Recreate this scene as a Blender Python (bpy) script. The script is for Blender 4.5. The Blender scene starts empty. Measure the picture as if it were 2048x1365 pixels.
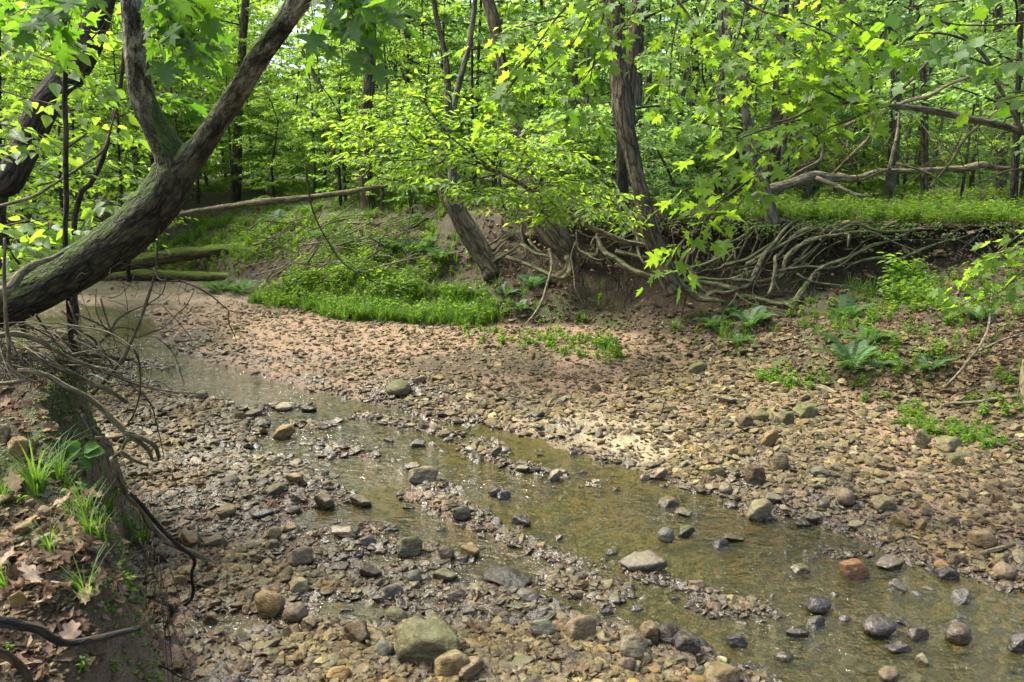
import bpy, math, random
import numpy as np
from mathutils import Vector, Matrix, Euler

random.seed(7)
rng = np.random.default_rng(11)
R = math.radians
scene = bpy.context.scene
col = scene.collection

# ------------------------------------------------------------------ camera, sky, sun, exposure
F_PX, CX, CY, EYE, PITCH = 1593.0, 1024.0, 682.5, 2.2, R(12.46)
cam_data = bpy.data.cameras.new("camera")
cam_data.sensor_width = 36.0
cam_data.lens = 36.0 * F_PX / 2048.0
cam_data.clip_start = 0.05
cam_data.clip_end = 600.0
cam_data.dof.use_dof = True
cam_data.dof.focus_distance = 7.0
cam_data.dof.aperture_fstop = 6.3
camera = bpy.data.objects.new("camera", cam_data)
col.objects.link(camera)
camera.location = (0, 0, EYE)
camera.rotation_euler = (R(90) - PITCH, 0, 0)
scene.camera = camera

SUN_DIR = Vector((-0.55, 0.20, 0.95)).normalized()      # towards the sun
world = bpy.data.worlds.new("World")
scene.world = world
world.use_nodes = True
wn = world.node_tree
wn.nodes.clear()
sky = wn.nodes.new('ShaderNodeTexSky')
sky.sky_type = 'NISHITA'
sky.sun_disc = False
sky.sun_elevation = math.asin(SUN_DIR.z)
sky.sun_rotation = math.atan2(SUN_DIR.x, SUN_DIR.y)
sky.air_density = 0.5
sky.dust_density = 4.0
sky.ozone_density = 0.2
bg = wn.nodes.new('ShaderNodeBackground')
bg.inputs['Strength'].default_value = 0.15
wo = wn.nodes.new('ShaderNodeOutputWorld')
wn.links.new(sky.outputs[0], bg.inputs['Color'])
wn.links.new(bg.outputs[0], wo.inputs['Surface'])

sun_data = bpy.data.lights.new("sun", 'SUN')
sun_data.energy = 1.5
sun_data.angle = R(14.0)
sun_data.color = (1.0, 0.95, 0.86)
sun = bpy.data.objects.new("sun", sun_data)
col.objects.link(sun)
sun.rotation_euler = SUN_DIR.to_track_quat('Z', 'Y').to_euler()

vs = scene.view_settings
vs.view_transform = 'Standard'
vs.look = 'None'
vs.gamma = 1.0
vs.exposure = 2.25
vs.use_curve_mapping = False
cy = scene.cycles
cy.use_denoising = True
cy.denoiser = 'OPENIMAGEDENOISE'
cy.denoising_input_passes = 'RGB_ALBEDO_NORMAL'
cy.max_bounces = 7
cy.diffuse_bounces = 3
cy.glossy_bounces = 2
cy.transmission_bounces = 4
cy.transparent_max_bounces = 6
cy.caustics_reflective = False
cy.caustics_refractive = False
cy.sample_clamp_indirect = 6.0

# ------------------------------------------------------------------ the photograph's geometry
def ray(px, py):
    a, b = (px - CX) / F_PX, (py - CY) / F_PX
    return np.array([a, math.cos(PITCH) - b * math.sin(PITCH), -math.sin(PITCH) - b * math.cos(PITCH)])
def at(px, py, Y):
    """the world point at distance Y seen at a pixel"""
    d = ray(px, py)
    return np.array([0, 0, EYE]) + d * (Y / d[1])
def on(px, py, z=0.0):
    """the world point at height z seen at a pixel"""
    d = ray(px, py)
    return np.array([0, 0, EYE]) + d * ((z - EYE) / d[2])
def bear(px):
    return (px - CX) / F_PX / 0.99

# ------------------------------------------------------------------ numeric helpers
def _hash(i, j, k, s):
    h = (i * 374761393 + j * 668265263 + k * 2147483647 + s * 974634777) & 0xFFFFFFFF
    h = ((h ^ (h >> 13)) * 1274126177) & 0xFFFFFFFF
    return ((h ^ (h >> 16)) & 0xFFFF) / 32767.5 - 1.0
def vnoise(p, seed=0):
    p = np.asarray(p, dtype=np.float64)
    i = np.floor(p).astype(np.int64)
    f = p - i
    f = f * f * (3 - 2 * f)
    r = 0
    for a in (0, 1):
        for b in (0, 1):
            for c in (0, 1):
                w = (f[:, 0] if a else 1 - f[:, 0]) * (f[:, 1] if b else 1 - f[:, 1]) * (f[:, 2] if c else 1 - f[:, 2])
                r = r + w * _hash(i[:, 0] + a, i[:, 1] + b, i[:, 2] + c, seed)
    return r
def fbm(p, octaves=3, seed=0, gain=0.5):
    p = np.asarray(p, dtype=np.float64)
    r, a = 0, 1.0
    for o in range(octaves):
        r = r + a * vnoise(p, seed + o)
        p = p * 2.03 + 17.1
        a *= gain
    return r
def n2(x, y, s, seed=0, octaves=3):
    return fbm(np.stack([x * s, y * s, np.zeros_like(x)], 1), octaves, seed)
def smooth(a, b, x):
    t = np.clip((x - a) / (b - a), 0, 1)
    return t * t * (3 - 2 * t)
def seg_dist(poly, x, y, closed=True):
    poly = np.asarray(poly)[:, :2]
    n = len(poly)
    best = np.full(x.shape, 1e9)
    for i in range(n if closed else n - 1):
        a, b = poly[i], poly[(i + 1) % n]
        d = b - a
        L = max(d @ d, 1e-9)
        t = np.clip(((x - a[0]) * d[0] + (y - a[1]) * d[1]) / L, 0, 1)
        best = np.minimum(best, np.hypot(x - a[0] - t * d[0], y - a[1] - t * d[1]))
    return best
def inside(poly, x, y):
    poly = np.asarray(poly)[:, :2]
    r = np.zeros(x.shape, bool)
    n = len(poly)
    for i in range(n):
        x1, y1 = poly[i]; x2, y2 = poly[(i + 1) % n]
        c = ((y1 > y) != (y2 > y)) & (x < (x2 - x1) * (y - y1) / (y2 - y1 + 1e-12) + x1)
        r ^= c
    return r
def signed(poly, x, y):
    d = seg_dist(poly, x, y)
    return np.where(inside(poly, x, y), d, -d)

# ------------------------------------------------------------------ the lie of the land
CREEK = [on(*p) for p in [
    (-260, 610), (60, 600), (130, 606), (215, 615), (300, 640), (312, 655), (318, 690), (400, 722), (500, 748), (590, 776), (690, 798),
    (790, 820), (880, 843), (960, 852), (1050, 876), (1150, 900), (1250, 930), (1310, 955), (1400, 985), (1490, 1030),
    (1600, 1042), (1700, 1062), (1760, 1092), (1830, 1140), (1950, 1165), (2060, 1190), (2400, 1290), (2600, 1700),
    (1700, 1460), (1540, 1365), (1440, 1312), (1350, 1288), (1250, 1255), (1190, 1250), (1120, 1228), (1100, 1200), (1040, 1165),
    (985, 1128), (880, 1098), (800, 1068), (740, 1078), (660, 1100), (610, 1080), (560, 1052), (600, 1020), (700, 1000), (660, 960),
    (600, 925), (520, 905), (510, 880), (560, 850), (520, 818), (440, 802), (370, 792), (300, 765), (215, 712), (190, 690),
    (150, 670), (60, 650), (-260, 660)]]
BARS = [(on(*p), a, b, t) for p, a, b, t in [      # gravel showing through the water: centre, half length, half width, turn
    ((900, 1015), .50, .13, -50), ((1040, 1085), .45, .10, -40), ((1090, 1108), .3, .08, -30), ((690, 1060), .30, .10, 0),
    ((860, 975), .25, .10, -40), ((765, 838), .5, .10, -35), ((880, 862), .6, .10, -35), ((1010, 920), .5, .09, -40),
    ((1075, 938), .35, .06, -35), ((1160, 1170), .25, .12, -20), ((960, 1158), .3, .10, 0), ((660, 900), .35, .12, -20),
    ((620, 850), .2, .08, 0), ((1330, 1160), .25, .07, -30), ((1450, 1215), .18, .06, 0), ((1680, 1110), .15, .06, 0),
    ((560, 815), .3, .07, 0), ((300, 730), .5, .12, -30)]]
POOLS = [(on(*p), a, b) for p, a, b in [((735, 1225), .22, .07), ((560, 900), .25, .10), ((705, 1120), .2, .06), ((820, 1120), .15, .05),
         ((1010, 1145), .35, .1), ((650, 1050), .25, .1), ((430, 1250), .12, .05)]]
_lip = [(-2.5, 0.4, 0), (-1.25, 2.0, 0)] + [on(*p) for p in [(325, 1330, .42), (318, 1240, .55), (305, 1130, .70), (262, 1040, .80), (215, 960, .84), (190, 900, .84)]]
LEFT_BANK = [np.array(p[:2]) for p in _lip] + [np.array(on(175, 820, .9)[:2]), np.array(on(165, 740, 1.0)[:2]), np.array(on(125, 690, 1.02)[:2]),
            np.array(on(60, 655, .98)[:2]), np.array([-9.0, 9.5]), np.array([-30, 13.0]), np.array([-30, -10.0]), np.array([-2.5, -10.0])]
REAR = [np.array(p) for p in [(-3, 1.7), (1.0, 1.7), (7, 1.2), (14, -1), (14, -10), (-3, -10)]]
# the far bank, column by column: pixel column, toe distance, foot of the cut, lip, height of the foot
BANK = np.array([(-900, 13, 14, 16, .7), (-200, 15, 16, 18, .8), (100, 16, 17, 19, .8), (250, 16, 17.5, 20, .8), (400, 15.2, 17.8, 21, .9),
    (500, 13.0, 17, 20, 1.1), (600, 12.0, 15, 18, 1.15), (740, 11, 13, 15, 1.1), (900, 10.6, 11.7, 12.8, .85), (1050, 10.2, 10.8, 11.6, .62),
    (1200, 9.8, 10.2, 10.7, .50), (1400, 8.7, 9.7, 10.1, .50), (1600, 7.3, 9.3, 9.75, .70), (1800, 6.3, 9.25, 9.65, .88),
    (2048, 5.8, 9.3, 9.6, 1.12), (2500, 5.0, 8.8, 9.3, 1.2), (3400, 4.5, 8.2, 9.0, 1.2)])
BB = bear(BANK[:, 0])
LIP_Z = 1.52
def bank_at(b):
    return [np.interp(b, BB, BANK[:, k]) for k in (1, 2, 3, 4)]
def creek_sd(x, y):
    """positive over dry land, negative in the water"""
    d = -signed(CREEK, x, y)
    for (c, a, w, t) in BARS:
        ct, st = math.cos(R(t)), math.sin(R(t))
        u = (x - c[0]) * ct + (y - c[1]) * st
        v = -(x - c[0]) * st + (y - c[1]) * ct
        d = np.maximum(d, (1 - np.hypot(u / a, v / w)) * w * 1.2)
    for (c, a, w) in POOLS:
        d = np.minimum(d, (np.hypot((x - c[0]) / a, (y - c[1]) / w) - 1) * w)
    return d
def ground(x, y, full=False):
    x = np.atleast_1d(np.asarray(x, float)); y = np.atleast_1d(np.asarray(y, float))
    b = x / np.maximum(y, 0.8)
    toe, foot, lip, zf = bank_at(b)
    wob = n2(x, y, 0.9, 3, 2) * 0.25
    d = creek_sd(x, y) + 0.07 * n2(x, y, 4.0, 5, 3)
    wet = np.clip(-d / 0.45, 0, 1)
    bed = -0.075 * wet ** 0.7 + np.where(d > 0, 0.055 * (1 - np.exp(-d / 0.35)) + 0.028 * np.minimum(d, 5), 0)
    bed = bed + 0.016 * n2(x, y, 3.0, 9, 3) * (0.4 + 0.6 * smooth(0, .3, np.abs(d))) + 0.008 * n2(x, y, 14.0, 12, 2)
    bed = np.where(d > 0.04, np.maximum(bed, 0.006), bed)
    t = np.clip((y + wob - toe) / np.maximum(foot - toe, .2), 0, 1)
    zt = np.minimum(0.06 + 0.028 * 3, 0.2)
    up = smooth(0, .25, t) * 0.1 + t * 0.9
    slope = bed * (1 - up) + zf * up + 0.07 * n2(x, y, 1.6, 21, 3) * smooth(0, .2, t) * (1 - .6 * smooth(.8, 1, t))
    u = np.clip((y - foot) / np.maximum(lip - foot, .05), 0, 1)
    flat = LIP_Z + 0.05 * n2(x, y, .5, 31, 3) + 0.02 * n2(x, y, 2.5, 33, 2) + 0.3 * smooth(15, 60, y)
    z = slope * (1 - u) + flat * u
    # the near bank
    dl = signed(LEFT_BANK, x, y) + 0.10 * n2(x, y, 2.2, 41, 3) + .03 * n2(x, y, 9, 44, 3)
    top = 0.80 + 0.22 * smooth(3.3, 4.6, y) - 0.5 * smooth(5.5, 8, y) + 0.10 * n2(x, y, 2.4, 43, 4) - 0.38 * smooth(3.0, 1.9, y)
    m = smooth(-0.16, 0.16, dl)
    z = z * (1 - m) + (top + 0.06 * np.clip(dl, 0, 2)) * m
    dr = signed(REAR, x, y)
    m2 = smooth(-0.3, 0.3, dr) * (1 - m)
    z = z * (1 - m2) + 0.6 * m2
    if not full:
        return z
    return z, d, t, u, m, dl
def gz(x, y):
    return float(ground([x], [y])[0])

# ------------------------------------------------------------------ tagging and mesh building
def tag(o, label=None, cat=None, group=None, kind=None):
    if label: o['label'] = label
    if cat: o['category'] = cat
    if group: o['group'] = group
    if kind: o['kind'] = kind
    return o
def empty(name, loc, rz=0.0):
    o = bpy.data.objects.new(name, None)
    o.empty_display_size = 0.1
    col.objects.link(o)
    o.location = loc; o.rotation_euler = (0, 0, rz)
    return o
def link(name, me, m=None, parent=None, loc=None, rot=None, scl=None):
    o = bpy.data.objects.new(name, me)
    col.objects.link(o)
    if m is not None:
        if not me.materials: me.materials.append(None)
        o.material_slots[0].link = 'OBJECT'
        o.material_slots[0].material = m
    if parent is not None: o.parent = parent
    if loc is not None: o.location = loc
    if rot is not None: o.rotation_euler = rot
    if scl is not None: o.scale = scl if hasattr(scl, '__len__') else (scl,) * 3
    return o
def make_mesh(name, V, quads=None, tris=None, attrs=None, shade=True):
    me = bpy.data.meshes.new(name)
    V = np.asarray(V, np.float32)
    parts, starts, off = [], [], 0
    for fa, k in ((quads, 4), (tris, 3)):
        if fa is not None and len(fa):
            fa = np.asarray(fa, np.int32).reshape(-1, k)
            parts.append(fa.ravel()); starts.append(off + np.arange(len(fa)) * k); off += fa.size
    L = np.concatenate(parts); S = np.concatenate(starts)
    me.vertices.add(len(V)); me.vertices.foreach_set('co', V.ravel())
    me.loops.add(len(L)); me.loops.foreach_set('vertex_index', L)
    me.polygons.add(len(S)); me.polygons.foreach_set('loop_start', S.astype(np.int32))
    if shade: me.polygons.foreach_set('use_smooth', np.ones(len(S), bool))
    for k, (ty, arr) in (attrs or {}).items():
        a = me.attributes.new(k, ty, 'POINT')
        key = {'FLOAT': 'value', 'FLOAT_VECTOR': 'vector', 'FLOAT_COLOR': 'color'}[ty]
        a.data.foreach_set(key, np.asarray(arr, np.float32).ravel())
    me.update(calc_edges=True)
    return me

def spline(pts, rad, step):
    pts = np.asarray(pts, float); rad = np.asarray(rad, float)
    if len(rad) != len(pts):
        rad = np.interp(np.linspace(0, 1, len(pts)), np.linspace(0, 1, len(rad)), rad)
    P = np.vstack([2 * pts[0] - pts[1], pts, 2 * pts[-1] - pts[-2]])
    out, ro = [], []
    for i in range(len(pts) - 1):
        p0, p1, p2, p3 = P[i:i + 4]
        n = max(2, int(np.linalg.norm(p2 - p1) / step))
        t = np.linspace(0, 1, n, endpoint=False)[:, None]
        out.append(.5 * ((2 * p1) + (-p0 + p2) * t + (2 * p0 - 5 * p1 + 4 * p2 - p3) * t ** 2 + (-p0 + 3 * p1 - 3 * p2 + p3) * t ** 3))
        ro.append(rad[i] + (rad[i + 1] - rad[i]) * t[:, 0])
    out.append(pts[-1:]); ro.append(rad[-1:])
    return np.vstack(out), np.concatenate(ro)

class MB:
    """collects tubes and boxes into one mesh; 'bk' holds bark coordinates that run along the wood"""
    def __init__(s): s.v, s.q, s.t, s.b, s.n = [], [], [], [], 0
    def tube(s, pts, rad, n=8, step=0.06, rough=0.0, freq=6.0, seed=0, flute=0.0):
        C, r = spline(pts, rad, step)
        T = np.gradient(C, axis=0); T /= np.linalg.norm(T, axis=1)[:, None] + 1e-9
        U = np.zeros_like(C)
        u = np.cross(T[0], [0.3, 0.2, 1.0]); u /= np.linalg.norm(u) + 1e-9
        for i in range(len(C)):
            u = u - T[i] * (u @ T[i]); u /= np.linalg.norm(u) + 1e-9
            U[i] = u
        W = np.cross(T, U)
        L = np.concatenate([[0], np.cumsum(np.linalg.norm(np.diff(C, axis=0), axis=1))])
        a = np.arange(n) * 2 * math.pi / n
        ca, sa = np.cos(a), np.sin(a)
        D = U[:, None] * ca[None, :, None] + W[:, None] * sa[None, :, None]
        rr = np.repeat(r[:, None], n, 1)
        bk = np.stack([rr * ca, rr * sa, np.repeat(L[:, None], n, 1)], 2)
        if rough:
            q = bk.reshape(-1, 3) * np.array([freq, freq, freq * .22]) + seed * 7.3
            q2 = bk.reshape(-1, 3) * np.array([1, 1, .6]) * freq * .25 + seed * 3.1
            f = 1 + rough * (np.abs(fbm(q, 3, seed)).reshape(rr.shape) - .4) + rough * 1.1 * fbm(q2, 2, seed + 9).reshape(rr.shape)
            rr = rr * f
        if flute:
            rr = rr * (1 + flute * np.sin(a * 3 + seed)[None, :] + flute * .6 * np.sin(a * 5 + 2 * seed)[None, :])
        V = (C[:, None] + D * rr[:, :, None]).reshape(-1, 3)
        m = len(C)
        i = np.arange(m - 1)[:, None] * n; j = np.arange(n)[None]; k = (j + 1) % n
        s.q.append(np.stack([i + j, i + k, i + n + k, i + n + j], 2).reshape(-1, 4) + s.n)
        V = np.vstack([V, C[0] - T[0] * r[0] * .15, C[-1] + T[-1] * r[-1] * .3])
        bk = np.vstack([bk.reshape(-1, 3), [[0, 0, 0]], [[0, 0, L[-1]]]])
        e = m * n
        jj = np.arange(n)
        s.t.append(np.stack([np.full(n, e), (jj + 1) % n, jj], 1) + s.n)
        s.t.append(np.stack([np.full(n, e + 1), (m - 1) * n + jj, (m - 1) * n + (jj + 1) % n], 1) + s.n)
        s.v.append(V); s.b.append(bk); s.n += len(V)
        return C, r
    def build(s, name, m, parent=None):
        me = make_mesh(name, np.vstack(s.v), np.vstack(s.q) if s.q else None, np.vstack(s.t) if s.t else None,
                       {'bk': ('FLOAT_VECTOR', np.vstack(s.b))})
        return link(name, me, m, parent)

# ------------------------------------------------------------------ materials
class NT:
    def __init__(s, name):
        s.m = bpy.data.materials.new(name); s.m.use_nodes = True
        s.t = s.m.node_tree; s.t.nodes.clear()
        s.out = s.t.nodes.new('ShaderNodeOutputMaterial')
    def n(s, ty, **kw):
        nd = s.t.nodes.new(ty)
        for k, v in kw.items():
            if k in nd.inputs: s.set(nd.inputs[k], v)
            else: setattr(nd, k, v)
        return nd
    def set(s, sock, v):
        if isinstance(v, bpy.types.NodeSocket): s.t.links.new(v, sock)
        elif isinstance(v, bpy.types.Node): s.t.links.new(v.outputs[0], sock)
        elif hasattr(v, '__len__') and len(v) == 3 and sock.type == 'RGBA': sock.default_value = (*v, 1)
        else: sock.default_value = v
    def math(s, op, a, b=0.0, c=None, clamp=False):
        nd = s.t.nodes.new('ShaderNodeMath'); nd.operation = op; nd.use_clamp = clamp
        s.set(nd.inputs[0], a); s.set(nd.inputs[1], b)
        if c is not None: s.set(nd.inputs[2], c)
        return nd.outputs[0]
    def mix(s, f, a, b, mode='MIX'):
        nd = s.t.nodes.new('ShaderNodeMix'); nd.data_type = 'RGBA'; nd.blend_type = mode
        s.set(nd.inputs[0], f); s.set(nd.inputs[6], a); s.set(nd.inputs[7], b)
        return nd.outputs[2]
    def ramp(s, f, lo, hi, a=0.0, b=1.0):
        nd = s.t.nodes.new('ShaderNodeMapRange'); nd.interpolation_type = 'SMOOTHSTEP'
        s.set(nd.inputs[0], f); nd.inputs[1].default_value = lo; nd.inputs[2].default_value = hi
        nd.inputs[3].default_value = a; nd.inputs[4].default_value = b
        return nd.outputs[0]
    def noise(s, vec, scale, detail=3.0, rough=.55):
        nd = s.t.nodes.new('ShaderNodeTexNoise'); s.set(nd.inputs['Vector'], vec)
        nd.inputs['Scale'].default_value = scale; nd.inputs['Detail'].default_value = detail; nd.inputs['Roughness'].default_value = rough
        return nd.outputs['Fac']
    def vor(s, vec, scale, out='Distance'):
        nd = s.t.nodes.new('ShaderNodeTexVoronoi'); s.set(nd.inputs['Vector'], vec); nd.inputs['Scale'].default_value = scale
        return nd.outputs[out]
    def vscale(s, vec, xyz):
        nd = s.t.nodes.new('ShaderNodeVectorMath'); nd.operation = 'MULTIPLY'
        s.set(nd.inputs[0], vec); nd.inputs[1].default_value = xyz
        return nd.outputs[0]
    def bump(s, h, strength, dist):
        nd = s.t.nodes.new('ShaderNodeBump'); s.set(nd.inputs['Height'], h)
        nd.inputs['Strength'].default_value = strength; nd.inputs['Distance'].default_value = dist
        return nd.outputs[0]
    def attr(s, name, ty='GEOMETRY'):
        nd = s.t.nodes.new('ShaderNodeAttribute'); nd.attribute_name = name; nd.attribute_type = ty
        return nd
    def done(s, sh, disp=None):
        s.t.links.new(sh if isinstance(sh, bpy.types.NodeSocket) else sh.outputs[0], s.out.inputs['Surface'])
        return s.m
    def pos(s):
        return s.t.nodes.new('ShaderNodeNewGeometry').outputs['Position']
    def z(s):
        x = s.t.nodes.new('ShaderNodeSeparateXYZ'); s.set(x.inputs[0], s.pos()); return x.outputs[2]

def bark(name, c1, c2, moss=0.0, lich=0.0, scale=1.0, mosscol=(.05, .09, .012), ridge=.5, lichcol=(.42, .42, .34), stretch=.3, zfade=None):
    c1 = (c1[0] * .92, c1[1], c1[2] * .78); c2 = (c2[0] * .92, c2[1], c2[2] * .75)
    t = NT(name)
    bk = t.attr('bk').outputs['Vector']
    st = t.vscale(bk, (1, 1, stretch))
    f = t.noise(st, 26 * scale, 6, .65)
    v = t.vor(st, 34 * scale)
    big = t.noise(bk, 5 * scale, 3)
    rel = t.math('ADD', t.math('MULTIPLY', v, .7), f)
    cr = t.math('ABSOLUTE', t.math('SUBTRACT', t.noise(t.vscale(bk, (1, 1, stretch * .7)), 15 * scale, 4, .55), .5))
    crack = t.ramp(cr, 0.0, .055)
    c = t.mix(t.ramp(rel, .5, 1.15), c1, c2)
    c = t.mix(t.ramp(big, .3, .75, 0, .45), c, tuple(x * .55 for x in c1))
    c = t.mix(t.math('MULTIPLY', t.math('SUBTRACT', 1.0, crack), .8), c, tuple(x * .35 for x in c2))
    if lich:
        l = t.noise(t.vscale(bk, (1, 1, .5)), 9 * scale, 8, .78)
        lk = t.ramp(l, .56 - .12 * lich, .70 - .12 * lich, 0, .8)
        if zfade: lk = t.math('MULTIPLY', lk, t.ramp(t.z(), zfade[0], zfade[1]))
        c = t.mix(lk, c, t.mix(t.ramp(f, .35, .65), tuple(x * .6 for x in lichcol), lichcol))
    up = t.n('ShaderNodeSeparateXYZ'); g = t.n('ShaderNodeNewGeometry'); t.set(up.inputs[0], g.outputs['Normal'])
    if moss:
        mn = t.math('ADD', t.math('MULTIPLY', t.noise(t.pos(), 4.5, 3, .6), .65), t.math('MULTIPLY', t.noise(t.pos(), 38, 4, .7), .35))
        m = t.math('ADD', t.math('MULTIPLY', up.outputs[2], .38), mn)
        k = t.ramp(m, 1.02 - .5 * moss, 1.12 - .5 * moss)
        fine = t.noise(t.pos(), 160, 2)
        mc = t.mix(t.ramp(fine, .3, .7), tuple(x * .45 for x in mosscol), mosscol)
        c = t.mix(k, c, mc)
    h = t.math('ADD', t.math('ADD', rel, t.math('MULTIPLY', crack, .9)), t.math('MULTIPLY', t.noise(st, 90 * scale, 2), .3))
    p = t.n('ShaderNodeBsdfPrincipled', Roughness=.85, Normal=t.bump(h, ridge, .02))
    t.set(p.inputs['Base Color'], c)
    p.inputs['Specular IOR Level'].default_value = .25
    return t.done(p)

def leafmat(name, dif, tra, dif2=None, tra2=None, trans=.5, gloss=.06, back=None):
    t = NT(name)
    oi = t.n('ShaderNodeObjectInfo')
    k = t.math('FRACT', t.math('ADD', t.attr('tint').outputs['Fac'], oi.outputs['Random']))
    dif2 = dif2 or tuple(x * .6 for x in dif); tra2 = tra2 or (tra[0] * .5, tra[1] * .68, tra[2] * .7)
    d = t.mix(k, dif2, dif); tr = t.mix(k, tra2, tra)
    nz = t.noise(t.pos(), 55, 2)
    d = t.mix(t.ramp(nz, .3, .8, 0, .35), d, tuple(x * .6 for x in dif))
    a = t.n('ShaderNodeBsdfDiffuse', Color=d); b = t.n('ShaderNodeBsdfTranslucent', Color=tr)
    m = t.n('ShaderNodeMixShader', Fac=trans); t.set(m.inputs[1], a.outputs[0]); t.set(m.inputs[2], b.outputs[0])
    gl = t.n('ShaderNodeBsdfGlossy', Roughness=.5); gl.inputs['Color'].default_value = (.9, .95, 1, 1)
    m2 = t.n('ShaderNodeMixShader', Fac=gloss); t.set(m2.inputs[1], m.outputs[0]); t.set(m2.inputs[2], gl.outputs[0])
    return t.done(m2)

M = {}
M['trunk_fork'] = bark('bark_mossy_grey', (.066, .056, .030), (.016, .013, .008), moss=1.0, lich=1.1, scale=1.15, ridge=1.0, lichcol=(.33, .32, .19), stretch=.45, mosscol=(.05, .085, .012), zfade=(1.9, 2.9))
M['trunk_base'] = M['trunk_fork']
M['trunk_dark'] = bark('bark_dark', (.075, .06, .045), (.022, .018, .014), moss=.3, scale=.8, ridge=.9)
M['trunk_brown'] = bark('bark_brown', (.14, .11, .072), (.04, .03, .02), moss=.40, lich=.0, scale=.7, ridge=.9)
M['trunk_grey'] = bark('bark_grey', (.16, .145, .11), (.06, .05, .038), moss=.2, lich=.1, scale=.7, ridge=.6)
M['trunk_far'] = bark('bark_far', (.16, .13, .095), (.05, .04, .03), moss=.15, scale=.5, ridge=.5)
M['root'] = bark('root_bark', (.23, .20, .13), (.07, .058, .036), moss=.6, lich=0, scale=1.1, ridge=.5)
M['root_dark'] = bark('root_bark_dark', (.11, .085, .055), (.04, .03, .02), moss=.4, scale=1.2, ridge=.6)
M['log_moss'] = bark('log_bark_mossy', (.17, .12, .07), (.06, .04, .025), moss=1.0, mosscol=(.15, .20, .025), scale=.8, ridge=.7)
M['log_pale'] = bark('weathered_wood', (.28, .23, .17), (.12, .09, .06), moss=.12, scale=.9, ridge=.5)
M['log_brown'] = bark('fallen_branch_bark', (.19, .155, .10), (.09, .065, .04), moss=.30, scale=1.0, ridge=.6)
M['wood_black'] = bark('wet_black_wood', (.045, .038, .03), (.018, .015, .012), moss=.12, scale=1.2, ridge=.6)
M['twig'] = bark('twig_bark', (.12, .09, .06), (.05, .038, .025), scale=2.0, ridge=.3)
M['twig_pale'] = bark('twig_bark_pale', (.22, .185, .125), (.10, .08, .055), moss=.15, scale=2.0, ridge=.3)

M['maple'] = leafmat('maple_leaf', (.09, .175, .012), (.37, .56, .03), trans=.6, gloss=.015)
M['tulip'] = leafmat('broad_leaf', (.065, .145, .012), (.30, .52, .02), trans=.55, gloss=.02)
M['maple_dark'] = leafmat('maple_leaf_shade', (.05, .11, .02), (.20, .38, .02), trans=.5, gloss=.015)
M['elm'] = leafmat('elm_leaf', (.10, .19, .02), (.44, .64, .03), trans=.58, gloss=.025)
M['sapling'] = leafmat('sapling_leaf', (.09, .17, .02), (.42, .62, .04), trans=.6, gloss=.03)
M['wood_leaf'] = leafmat('woodland_leaf', (.11, .21, .03), (.48, .68, .13), trans=.6, gloss=.02)
M['wood_leaf2'] = leafmat('woodland_leaf_deep', (.08, .17, .035), (.38, .58, .14), trans=.55, gloss=.03)
M['herb'] = leafmat('herb_leaf', (.10, .19, .02), (.38, .56, .03), trans=.5, gloss=.02)
M['yellow'] = leafmat('yellow_leaf', (.45, .42, .04), (.4, .4, .04))
M['fern'] = leafmat('fern_leaf', (.075, .15, .045), (.17, .32, .05), trans=.35, gloss=.015)
M['grass'] = leafmat('grass_blade', (.07, .15, .02), (.24, .42, .03), trans=.4, gloss=.015)

def dead(name, c1, c2):
    t = NT(name)
    oi = t.n('ShaderNodeObjectInfo')
    k = t.math('FRACT', t.math('ADD', t.attr('tint').outputs['Fac'], oi.outputs['Random']))
    c = t.mix(k, c1, c2)
    c = t.mix(t.ramp(t.noise(t.pos(), 60, 4), .35, .75, 0, .5), c, tuple(x * .5 for x in c2))
    a = t.n('ShaderNodeBsdfDiffuse', Color=c); b = t.n('ShaderNodeBsdfTranslucent', Color=c)
    m = t.n('ShaderNodeMixShader', Fac=.2); t.set(m.inputs[1], a.outputs[0]); t.set(m.inputs[2], b.outputs[0])
    return t.done(m)
M['dead'] = dead('dead_leaf', (.23, .165, .105), (.085, .055, .032))
M['dead_oak'] = dead('dead_oak_leaf', (.33, .26, .18), (.22, .16, .11))

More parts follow.
